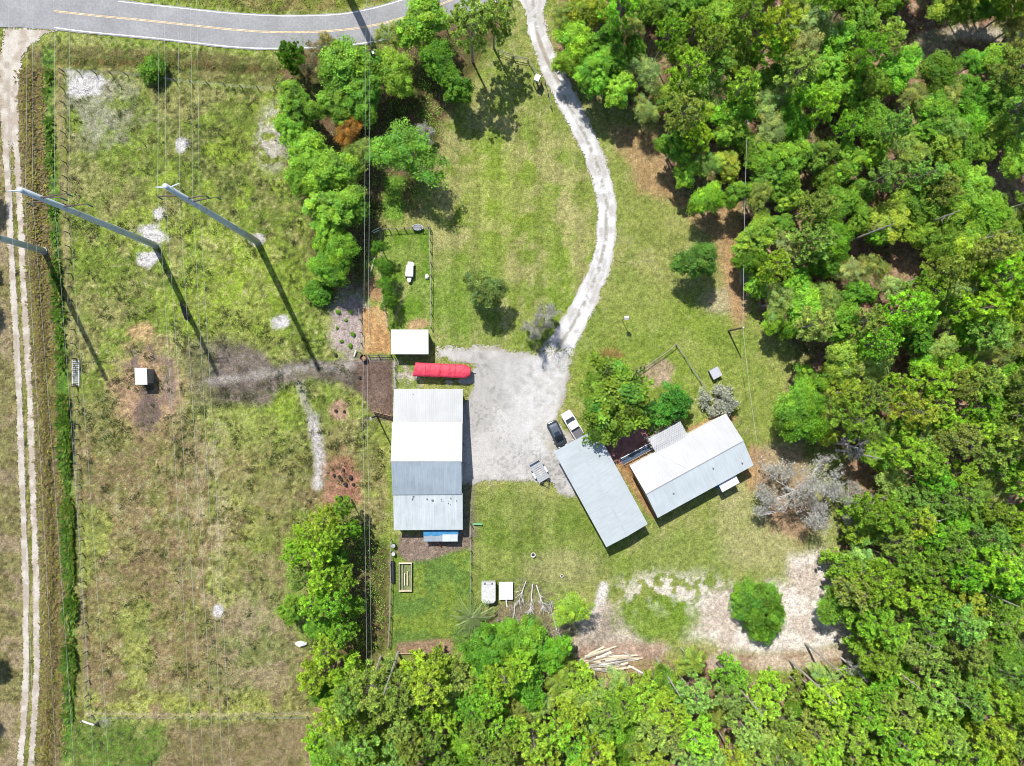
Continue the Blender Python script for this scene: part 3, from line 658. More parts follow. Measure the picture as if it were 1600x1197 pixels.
# --- small white shed
s0, s1 = W(611, 515, 2.75), W(669.5, 553.5, 2.55)
shc = Vector(((s0.x + s1.x) / 2, (s0.y + s1.y) / 2, 0)); sw, sd = s1.x - s0.x, s0.y - s1.y
shed = thing('shed', 'small white-roofed shed standing at the end of the grass pen', 'shed', shc)
roof_plane(shed, (-sw / 2, sd / 2, 2.8), (1, 0, 0), (0, -sd, -0.25), sw, 6, 'roof_clean')
for a, b_, h0, h1 in (((-sw / 2 + .25, sd / 2 - .2), (sw / 2 - .25, sd / 2 - .2), 2.74, 2.74), ((-sw / 2 + .25, -sd / 2 + .3), (-sw / 2 + .25, sd / 2 - .28), 2.54, 2.7), ((sw / 2 - .25, -sd / 2 + .3), (sw / 2 - .25, sd / 2 - .28), 2.54, 2.7)):
    wall(shed, a, b_, h0, h1, m='wall_metal')
for k in range(4): MB().box((0, 0, 1.26), (.14, .14, 2.52)).build('post', 'wood_grey', shed, (-sw / 2 + .25 + k * (sw - .5) / 3, -sd / 2 + .22, 0))

# --- open-ended metal garage, low gable along its length
gang = math.radians(-61.2); gl, gw = 16.6, 7.22; gc = Vector((16.88, -15.92, 0))
garage = thing('garage', 'long pale blue-grey metal garage with plain roof in front of two parked vehicles', 'garage', gc, gang)
for sgn in (1, -1):
    roof_plane(garage, (-gl / 2, 0, 4.0), (1, 0, 0), (0, sgn * gw / 2, -0.36), gl, 18, 'roof_garage', ribs=2, rib_h=0.006)
MB().add([(-gl / 2 - .01, -.2, 4.002), (gl / 2 + .01, -.2, 4.002), (gl / 2 + .01, 0, 4.045), (-gl / 2 - .01, 0, 4.045), (-gl / 2 - .01, .2, 4.002), (gl / 2 + .01, .2, 4.002)], [(0, 1, 2, 3), (3, 2, 5, 4)]).build('ridge_cap', 'roof_garage', garage)
for sgn in (1, -1):
    wall(garage, (-gl / 2 + .3, sgn * (gw / 2 - .25)), (gl / 2 - .3, sgn * (gw / 2 - .25)), 3.58)
    MB().add([(gl / 2 - .3, sgn * (gw / 2 - .3), 2.6), (gl / 2 - .3, 0, 2.6), (gl / 2 - .3, 0, 3.94), (gl / 2 - .3, sgn * (gw / 2 - .3), 3.6),
              (gl / 2 - .2, sgn * (gw / 2 - .3), 2.6), (gl / 2 - .2, 0, 2.6), (gl / 2 - .2, 0, 3.94), (gl / 2 - .2, sgn * (gw / 2 - .3), 3.6)], [(0, 1, 2, 3), (7, 6, 5, 4), (0, 4, 5, 1), (3, 2, 6, 7)]).build('gable_panel', 'wall_metal', garage)
for k in range(3):
    MB().box((0, 0, 1.3), (.14, .14, 2.6)).build('post', 'trim', garage, (gl / 2 - .25, -gw / 2 + .3 + k * (gw - .6) / 2, 0))
    MB().box((0, 0, 1.75), (.14, .14, 3.5 if k == 1 else 3.3)).build('post', 'trim', garage, (-gl / 2 + .25, -gw / 2 + .3 + k * (gw - .6) / 2, 0))

# --- the house
hang = math.radians(28.3); hl, hw = 16.8, 8.85; hc = Vector((30.9, -12.67, 0)); ez, rz_ = 3.5, 4.85
house = thing('house', 'white metal-roofed house with a porch, set at an angle beside the garage', 'house', hc, hang)
roof_plane(house, (-hl / 2, 0, rz_), (1, 0, 0), (0, hw / 2, ez - rz_), hl, 19, 'roof_white', ribs=2, rib_h=0.006)
roof_plane(house, (-hl / 2, 0, rz_), (1, 0, 0), (0, -hw / 2, ez - rz_), hl, 19, 'roof_blue', ribs=2, rib_h=0.006)
MB().add([(-hl / 2 - .02, -.17, rz_ - .005), (hl / 2 + .02, -.17, rz_ - .005), (hl / 2 + .02, 0, rz_ + .05), (-hl / 2 - .02, 0, rz_ + .05), (-hl / 2 - .02, .17, rz_ - .005), (hl / 2 + .02, .17, rz_ - .005)], [(0, 1, 2, 3), (3, 2, 5, 4)]).build('ridge_cap', 'roof_white', house)
pl, pr, pm = -3.95, 1.65, -1.15
A, B_, C_, D_ = (pm, .44, 4.79), (pl, hw / 2, 3.55), (pr, hw / 2, 3.55), (pm, hw / 2, 3.88)
MB().add([A, B_, D_, C_, (pm, .44, 4.70), (pl, hw / 2, 3.51), (pm, hw / 2, 3.51), (pr, hw / 2, 3.51)], [(0, 1, 2), (0, 2, 3), (1, 5, 6, 2), (2, 6, 7, 3)]).build('porch_roof_valley', 'roof_bright', house)
nst = 9; dpt = 2.45
def pan(x0, x1, z0, z1, w):       # one ribbed awning pan sloping away from the porch ridge
    dx = x1 - x0
    vs = []
    for yy, dz in ((0, 0), (w * .50, 0), (w * .56, .10), (w * .74, .10), (w * .80, 0)):
        vs += [(x0, yy, z0 + dz), (x1, yy, z1 + dz)]
    n = len(vs)
    vs += [(x, y, z - .02) for x, y, z in vs]
    fs = [(2 * i, 2 * i + 1, 2 * i + 3, 2 * i + 2) for i in range(4)] + [(n + 2 * i + 2, n + 2 * i + 3, n + 2 * i + 1, n + 2 * i) for i in range(4)]
    fs += [(0, n, n + 1, 1), (8, 9, n + 9, n + 8)]
    return vs, fs
first = {}
for k in range(nst):
    w = dpt / nst
    for s, (x0, x1) in enumerate(((pm - .06, pl), (pm + .06, pr))):
        if s not in first:
            first[s] = MB().add(*pan(x0, x1, 0.0, -.22, w)).build('awning_pan', 'awning', house); o = first[s]
        else: o = link_copy(first[s], house)
        o.location = (0, hw / 2 + .03 + w * k, 3.74 - .022 * k)
MB().beam((pm, hw / 2 + .02, 3.765), (pm, hw / 2 + .02 + dpt, 3.57), .17, .03).build('ridge_cap', 'roof_bright', house)
for k in range(4): MB().box((0, 0, 1.62), (.12, .12, 3.14)).build('porch_post', 'trim', house, (pl + .15 + k * (pr - pl - .3) / 3, hw / 2 + dpt - .12, 0.05))
MB().box(((pl + pr) / 2, hw / 2 + dpt / 2 - .2, .28), (pr - pl - .1, dpt - .3, .5)).build('porch_floor', 'wood_grey', house)
# gutters along the porch side
for xa, xb in ((-hl / 2 + .02, pl - .05), (pr + .05, hl / 2 - .02)):
    MB().box(((xa + xb) / 2, hw / 2 + .075, ez - .08), (xb - xa, .13, .11)).build('gutter', 'trim', house)
e = .38
for s in (1, -1):
    wall(house, (-hl / 2 + e, s * (hw / 2 - e)), (hl / 2 - e, s * (hw / 2 - e)), 3.52, t=.16, m='wall_house')
    wall(house, (s * (hl / 2 - e), -hw / 2 + e + .09), (s * (hl / 2 - e), 0), 3.54, 4.7, t=.16, m='wall_house')
    wall(house, (s * (hl / 2 - e), 0), (s * (hl / 2 - e), hw / 2 - e - .09), 4.7, 3.54, t=.16, m='wall_house')
for x in (-6.4, -5.0, 3.4, 5.8): window(house, (x, hw / 2 - e + .09), 1.1, 1.2, 0, 2.1)
for x in (-6.6, -3.2, .2, 6.6): window(house, (x, -hw / 2 + e - .09), 1.1, 1.2, 0, 2.1)
door(house, (-1.2, hw / 2 - e + .11), .95, 2.1, 0); door(house, (3.9, -hw / 2 + e - .11), .95, 2.1, 0)
for x, y in ((-4.6, -1.9), (2.5, -1.45), (6.9, -3.0)):
    zz = rz_ + (ez - rz_) * abs(y) / (hw / 2)
    MB().lathe([(.09, -.12), (.08, .28), (.13, .29), (.13, .35), (0.001, .38)], (0, 0, 0), 10).build('roof_vent', 'galv', house, (x, y, zz))
# back landing with its own little roof
roof_plane(house, (2.35, -hw / 2 - .05, 2.9), (1, 0, 0), (0, -1.5, -.16), 3.05, 3, 'roof_clean', ribs=2)
for x in (2.5, 5.25): MB().box((0, 0, 1.37), (.1, .1, 2.74)).build('post', 'trim', house, (x, -hw / 2 - 1.42, 0))
MB().box((3.87, -hw / 2 - .6, .3), (2.8, 1.6, .5)).build('landing', 'tarp_blue', house)
for k in range(3): MB().box((5.5 + .28 * k, -hw / 2 - .75, .22 - .08 * k), (.3, 1.1, .44 - .16 * k)).build('step', 'wood_grey', house)

# --- ramp to the porch: boards and rails
r0, r1 = W(972, 721, .5), W(1018, 696.5, .7)
rd = (r1 - r0); rlen = math.hypot(rd.x, rd.y); rang = math.atan2(rd.y, rd.x)
ramp = thing('access_ramp', 'narrow dark boarded ramp with side rails leading up to the porch', 'ramp', (r0.x, r0.y, 0), rang)
bd = MB().box((0, 0, 0), (.30, 1.05, .04)).build('board', 'navy', ramp); nb = int(rlen / .31)
for k in range(nb):
    o = bd if k == 0 else link_copy(bd, ramp)
    o.location = (.16 + k * .31, 0, .14 + .42 * k / nb); o.rotation_euler = (0, -.08, 0)
for s in (-1, 1):
    MB().beam((0, s * .58, .95 if s > 0 else .3), (rlen, s * .58, 1.4 if s > 0 else .62), .09, .05).build('rail', 'trim' if s > 0 else 'wood_grey', ramp)
    for k in range(5): MB().box((0, 0, .45 + .08 * k), (.08, .08, .9 + .16 * k)).build('rail_post', 'wood_grey', ramp, (.1 + k * (rlen - .2) / 4, s * .64, 0))

# --- paved patio under the big tree
pts = [W(*p) for p in ((938, 668), (985, 640), (1022, 690), (968, 726), (950, 712))]
patio = MB().prism([(p.x, p.y) for p in pts][::-1], -.03, .05).build('patio', 'brick'); tag(patio, 'dark red paved patio beside the porch ramp', 'patio', kind='structure')

# --- lean shed with blue tarp below the barn, red pole
c0 = W(690, 840, 1.9)
coop = thing('animal_coop', 'low grey-roofed coop with blue tarp against the south side of the barn', 'coop', (c0.x, c0.y, 0))
roof_plane(coop, (-2.75, .35, 1.95), (1, 0, 0), (0, -.95, -.1), 2.9, 3, 'roof_grey', ribs=2)
roof_plane(coop, (.15, .52, 2.1), (1, 0, 0), (0, -1.1, -.1), 2.3, 2, 'roof_blue', ribs=2)
tb = MB(); n = 10
vs = [(-2.75 + 5.3 * i / n, y, z + .05 * math.sin(i * 2.1 + y * 3)) for i in range(n + 1) for y, z in ((.30, 1.99), (.75, 2.05), (1.15, 2.12))]
fs = [(3 * i + j, 3 * i + 3 + j, 3 * i + 4 + j, 3 * i + 1 + j) for i in range(n) for j in range(2)]
tb.add(vs, fs).build('tarp', 'tarp_blue', coop, smooth=True)
wall(coop, (-2.6, -.5), (2.3, -.5), 1.75, m='wood_grey'); wall(coop, (-2.6, -.4), (-2.6, .7), 1.8, m='wood_grey'); wall(coop, (2.3, -.4), (2.3, .7), 1.85, m='wood_grey')
rp0, rp1 = W(684, 846, 1.7), W(690, 856, 0)
tag(MB().tube([rp0, rp1], .07).build('red_pole', 'red_paint'), 'red pole leaning against the low coop roof', 'pole')

# --- run-in shelter in the pasture
a, b2 = W(210.5, 575, 2.4), W(230.5, 601, 2.2)
rc = Vector(((a.x + b2.x) / 2, (a.y + b2.y) / 2, 0)); rw, rdp = b2.x - a.x, a.y - b2.y
shel = thing('feed_shelter', 'small white-topped feed shelter alone in the pasture on bare trampled soil', 'shelter', rc)
roof_plane(shel, (-rw / 2, rdp / 2, 2.45), (1, 0, 0), (0, -rdp, -.2), rw, 2, 'roof_clean', ribs=2)
for a_, b_ in (((-rw / 2 + .12, -rdp / 2 + .2), (-rw / 2 + .12, rdp / 2 - .15)), ((rw / 2 - .12, -rdp / 2 + .2), (rw / 2 - .12, rdp / 2 - .15))): wall(shel, a_, b_, 2.2, 2.36, m='wood_grey')
wall(shel, (-rw / 2 + .2, rdp / 2 - .2), (rw / 2 - .2, rdp / 2 - .2), 2.36, m='wood_grey')
MB().box((0, .2, .35), (rw - .5, .7, .5)).build('feed_trough', 'wood_dark', shel)
# ------------------------------------------------------------------ trees
def unit(v): return v / (np.linalg.norm(v, axis=-1, keepdims=True) + 1e-9)
def cards(c, nrm, size, asp, r):
    """small pointed leaf faces: centres, facing, size -> verts, quads"""
    n = len(c); a = unit(r.normal(size=(n, 3))); u = unit(np.cross(nrm, a)); v = np.cross(nrm, u)
    s = size[:, None]
    p = np.stack([c - u * s, c - v * s * asp + nrm * s * .18, c + u * s, c + v * s * asp + nrm * s * .18], 1)
    return p.reshape(-1, 3), np.arange(4 * n).reshape(n, 4)
def crown_mesh(name, seed, R, h0, h1, nclump=60, per=95, leaf=0.21, squash=0.5, yellow=0.13, contrast=0.30, lobes=0.24, tight=.27, minz=-.35):
    r = np.random.default_rng(seed); cz, az = (h0 + h1) / 2, (h1 - h0) / 2
    ph = r.random(3) * 6.28; cs = []
    tries = 0
    while len(cs) < nclump and tries < 6000:
        tries += 1
        d = unit(r.normal(size=3))
        if d[2] < minz: continue
        f = math.atan2(d[1], d[0]); lob = 1 + lobes * (math.sin(2 * f + ph[0]) + .7 * math.sin(3 * f + ph[1]) + .5 * math.sin(5 * f + ph[2]))
        q = r.random() ** .45
        p = np.array([d[0] * R * lob, d[1] * R * lob, d[2] * az]) * (.25 + .75 * q) * .86
        if all(np.linalg.norm((p - o) * (1, 1, .7)) > R * tight * .9 for o in cs): cs.append(p)
    C, Nn, S, K = [], [], [], []
    for p in cs:
        rc = R * r.uniform(.65, 1.35) * tight; n = int(per * r.uniform(.55, 1.35))
        d = unit(r.normal(size=(n, 3))); rad = r.random(n) ** .45
        o3 = unit(p * (1, 1, .25) + 1e-6); t3 = unit(np.array([-o3[1], o3[0], 0.0]) + 1e-6); u3 = np.cross(o3, t3); u3 = u3 * np.sign(u3[2] + 1e-9)
        q = rad[:, None] * rc * (d[:, :1] * o3 * r.uniform(1.0, 1.5) + d[:, 1:2] * t3 * r.uniform(.75, 1.15) + d[:, 2:] * u3 * squash * r.uniform(.7, 1.2))
        q[:, 2] -= .18 * np.maximum(0, q @ o3) ** 2 / rc
        C.append(p + q + (0, 0, cz))
        out = unit(p + 1e-6) * .30
        Nn.append(unit(d * .45 + out + (0, 0, .85) + r.normal(size=(n, 3)) * .42))
        S.append(leaf * r.uniform(.6, 1.3, n))
        v = 1 + contrast * r.normal() * .6; y = yellow * r.normal()
        base = np.array([v * (1 + y), v * (1 + .35 * y), v * (1 - .4 * y)])
        K.append(np.clip(base * r.uniform(.72, 1.28, (n, 1)), .3, 2.2))
    C = np.concatenate(C); vs, fs = cards(C, np.concatenate(Nn), np.concatenate(S), .62, r)
    me = np_mesh(name, vs, fs, np.repeat(np.concatenate(K), 4, 0), 'leaf')
    return me, [p + (0, 0, cz) for p in cs]
def limbs_mesh(name, seed, base_r, h_fork, targets, m, sides=6):
    r = np.random.default_rng(seed); b = MB(); top = Vector((r.normal() * .15, r.normal() * .15, h_fork))
    b.tube([(0, 0, -.15), (0, 0, h_fork * .35), top * 1.0], [base_r * 1.25, base_r, base_r * .75], sides)
    idx = r.permutation(len(targets))[:14]
    for i in idx:
        t = Vector(targets[i]); mid = top.lerp(t, .5) + Vector((0, 0, -.08 * (t - top).length))
        b.tube([top - Vector((0, 0, r.random() * h_fork * .25)), mid, t], [base_r * .45, base_r * .25, .025], 4, cap=False)
    me = bpy.data.meshes.new(name); me.from_pydata(b.v, [], b.f); me.materials.append(M[m]); me.update(); return me
def pine_meshes(seed, H, R, crown_from=.50, nb=44, per=44, blade=.40, tuftn=9):
    r = np.random.default_rng(seed); b = MB()
    lean = Vector((r.normal() * .25, r.normal() * .25, 0))
    def axis_at(z): return lean * (z / H) ** 1.6
    b.tube([axis_at(H * t) + Vector((0, 0, H * t - (.15 if t == 0 else 0))) for t in (0, .25, .5, .75, .97)], [.21, .17, .14, .09, .03], 6); ntr = len(b.f)
    P, D = [], []
    for k in range(nb):
        t = crown_from + (1 - crown_from) * ((k + r.random()) / nb) ** .85
        z = H * t; az = k * 2.4 + r.normal() * .4
        prof = math.sin(min(1, (1 - t) / (1 - crown_from) * 1.15 + .12) * math.pi * .62)
        ln = R * prof * r.uniform(.65, 1.12) + .25
        dr = Vector((math.cos(az), math.sin(az), r.uniform(.05, .5)))
        p0 = axis_at(z) + Vector((0, 0, z)); p1 = p0 + dr * ln * .55 + Vector((0, 0, -.05 * ln)); p2 = p0 + dr * ln + Vector((0, 0, .12 * ln))
        b.tube([p0, p1, p2], [.045, .03, .012], 3, cap=False)
        nt = max(2, int(tuftn * ln / R + .5))
        for j in range(nt):
            f = 1 - .75 * (j / nt) * r.uniform(.7, 1.1); q = p1.lerp(p2, (f - .45) / .55) if f > .45 else p0.lerp(p1, f / .45)
            off = Vector(r.normal(size=3)) * .30 * (1 if j else .2)
            if j:
                off.z = abs(off.z); b.tube([q, q + off], [.02, .01], 3, cap=False)
            P.append(q + off); D.append((dr.normalized() * .5 + Vector((0, 0, .8)) + Vector(r.normal(size=3)) * .25).normalized())
    P.append(axis_at(H) + Vector((0, 0, H))); D.append(Vector((0, 0, 1)))
    P = np.array(P); D = np.array(D); n = len(P) * per
    c = np.repeat(P, per, 0); d0 = np.repeat(D, per, 0)
    d = unit(unit(r.normal(size=(n, 3))) * .95 + d0 * .75)
    ln = blade * r.uniform(.6, 1.15, n)[:, None] * np.repeat(r.uniform(.75, 1.2, len(P)), per)[:, None]
    a = unit(np.cross(d, r.normal(size=(n, 3)))) * (.045 + .03 * r.random((n, 1)))
    c = c + d * .03
    vs = np.stack([c, c + d * ln * .55 + a, c + d * ln, c + d * ln * .55 - a], 1).reshape(-1, 3)
    fs = np.arange(4 * n).reshape(n, 4)
    v = 1 + .22 * r.normal(size=len(P)); y = .07 * r.normal(size=len(P))
    K = np.stack([v * (1 + y), v * (1 + .3 * y), v * (1 - .3 * y)], 1)
    K = np.repeat(K, per, 0) * r.uniform(.75, 1.25, (n, 1))
    me = np_mesh('crown', vs, fs, np.clip(np.repeat(K, 4, 0), .3, 2.2), 'needle')
    mt = bpy.data.meshes.new('trunk'); mt.from_pydata(b.v, [], b.f); mt.materials.append(M['bark_grey']); mt.materials.append(M['bark']); mt.polygons.foreach_set('material_index', [0] * ntr + [1] * (len(b.f) - ntr)); mt.update()
    return mt, me
def bare_meshes(seed, H, R, depth=5, moss=700, fork=.3, thick=.2, m='twig', mosscol=(.30, .295, .285), card=.10):
    r = np.random.default_rng(seed); b = MB(); tips = []
    def grow(p, d, ln, rad, k):
        q = p + d * ln * .5 + Vector(r.normal(size=3)) * ln * .06; e = p + d * ln
        b.tube([p, q, e], [rad, rad * .8, rad * .62], 5 if k > 2 else 3, cap=False)
        if k <= 2: tips.extend([q, e])
        if k == 0: return
        for j in range(3 if k > 1 else 4):
            az = r.random() * 6.28; sp = r.uniform(.45, .95)
            a = d.cross(Vector((math.cos(az), math.sin(az), .3))).normalized()
            nd_ = (d + a * sp + Vector((0, 0, .05))).normalized()
            grow(e if j else q, nd_, ln * r.uniform(.62, .82), rad * .56, k - 1)
    h0 = H * fork
    b.tube([(0, 0, -.15), (0, 0, h0)], [thick * 1.2, thick], 6)
    n0 = 6; grow(Vector((0, 0, h0)), Vector((r.normal() * .15, r.normal() * .15, 1)).normalized(), (H - h0) * .36, thick * .5, depth - 1)
    for j in range(n0):
        az = 6.28 * j / n0 + r.normal() * .3; up = r.uniform(.35, 1.0)
        d = Vector((math.cos(az), math.sin(az), up)).normalized()
        grow(Vector((0, 0, h0 * r.uniform(.8, 1))), d, R * .36 / max(.45, math.hypot(d.x, d.y)) * .8, thick * .5, depth - 1)
    mt = bpy.data.meshes.new('trunk'); mt.from_pydata(b.v, [], b.f); mt.materials.append(M[m]); mt.update()
    T = np.array([tuple(t) for t in tips]); c = T[r.integers(0, len(T), moss)] + r.normal(size=(moss, 3)) * .16
    vs, fs = cards(c, unit(r.normal(size=(moss, 3)) + (0, 0, .4)), card * r.uniform(.5, 1.4, moss), .5, r)
    K = np.array(mosscol) * r.uniform(.7, 1.3, (moss, 1)); K = np.repeat(K, 4, 0)
    return mt, np_mesh('crown', vs, fs, K, 'leaf')

PROTO = {}
def proto_broad(key, seed, R, h0, h1, trunk_r=.2, bark='bark_grey', **kw):
    cm, tg = crown_mesh('crown', seed, R, h0, h1, **kw)
    PROTO[key] = (limbs_mesh('trunk', seed + 1, trunk_r, max(.5, h0 * .9 + .4), tg, bark), cm, R, (h0 + h1) / 2 + .2 * (h1 - h0))
for i in range(6): proto_broad(f'oak{i}', 20 + 3 * i, 3.6, 3.2, 9.2, nclump=(88, 104, 76, 96, 84, 110)[i], per=170, leaf=.140, contrast=.34, tight=(.24, .20, .26, .22, .25, .19)[i])
for i in range(3): proto_broad(f'loose{i}', 60 + 3 * i, 3.2, 3.5, 9.0, nclump=64, per=150, leaf=.10, tight=.22, contrast=.28, lobes=.32)
for i in range(3): proto_broad(f'bush{i}', 80 + 3 * i, 1.8, .2, 2.6, trunk_r=.08, nclump=46, per=110, leaf=.13, tight=.33, minz=-.8, lobes=.1)
proto_broad('bigbush', 93, 4.6, .2, 4.6, trunk_r=.12, nclump=150, per=170, leaf=.13, tight=.16, minz=-.8, lobes=.14, contrast=.35)
proto_broad('magnolia', 95, 3.9, 1.6, 7.2, nclump=100, per=95, leaf=.16, tight=.165, contrast=.45, yellow=.16, lobes=.17)
proto_broad('feather', 97, 2.7, 1.0, 5.6, nclump=58, per=170, leaf=.10, tight=.2, yellow=.1, contrast=.4, lobes=.3)
for i in range(6):
    hh = (14.0, 15.5, 13.0, 16.5, 12.0, 15.0)[i]
    mt, me = pine_meshes(200 + i, hh, 2.9 + .25 * (i % 3)); PROTO[f'pine{i}'] = (mt, me, 3.0, hh * .84)
for i in range(2):
    mt, me = pine_meshes(230 + i, 8.5, 2.3, crown_from=.18, nb=40, tuftn=7); PROTO[f'youngpine{i}'] = (mt, me, 2.3, 5.2)
mt, me = bare_meshes(300, 8.5, 4.6, depth=6, moss=9000, thick=.15, mosscol=(.33, .325, .305), card=.085); PROTO['bare0'] = (mt, me, 4.6, 6.0)
mt, me = bare_meshes(301, 5.0, 2.1, depth=5, moss=2600, thick=.12, mosscol=(.38, .37, .35)); PROTO['bare1'] = (mt, me, 2.1, 3.6)
mt, me = bare_meshes(303, 9.5, 3.0, depth=5, moss=700, fork=.5, thick=.2); PROTO['bare2'] = (mt, me, 3.0, 7.0)
mt, me = bare_meshes(305, 3.0, 2.0, depth=5, moss=9000, fork=.12, thick=.09, mosscol=(.36, .375, .31), card=.10); PROTO['greyshrub'] = (mt, me, 1.6, 2.0)

TREE_AT = []
def tree(key, px, py, R, label, tint, name='tree', cat='tree', group=None, hs=1.0, rot=None):
    """a tree whose crown is photographed at (px, py) with crown radius R metres"""
    mt, me, R0, hc = PROTO[key]; s = R / R0; sz = s ** .5 * hs
    p = W(px, py, hc * sz)
    t = thing(name, label, cat, (p.x, p.y, ground_z(p.x, p.y)), random.uniform(0, 6.28) if rot is None else rot, group)
    t.scale = (s, s, sz)
    a = np_obj('trunk', mt, t); c = np_obj('crown', me, t); c.color = (*tint, 1) if not key.startswith(('bare', 'grey')) else (1, 1, 1, 1)
    TREE_AT.append((p.x, p.y, R))
    return t
GREEN, BRIGHT, YELLOW, DEEP, OLIVE, PALE = (.152, .305, .028), (.208, .388, .036), (.298, .448, .046), (.102, .235, .018), (.230, .325, .060), (.305, .405, .105)
PINE_Y, PINE_P, PINE_G, PINE_O = (.355, .535, .058), (.330, .460, .105), (.245, .440, .048), (.255, .375, .072)
def jit(c, s=.12): return tuple(max(.005, x * random.uniform(1 - s, 1 + s)) for x in c)
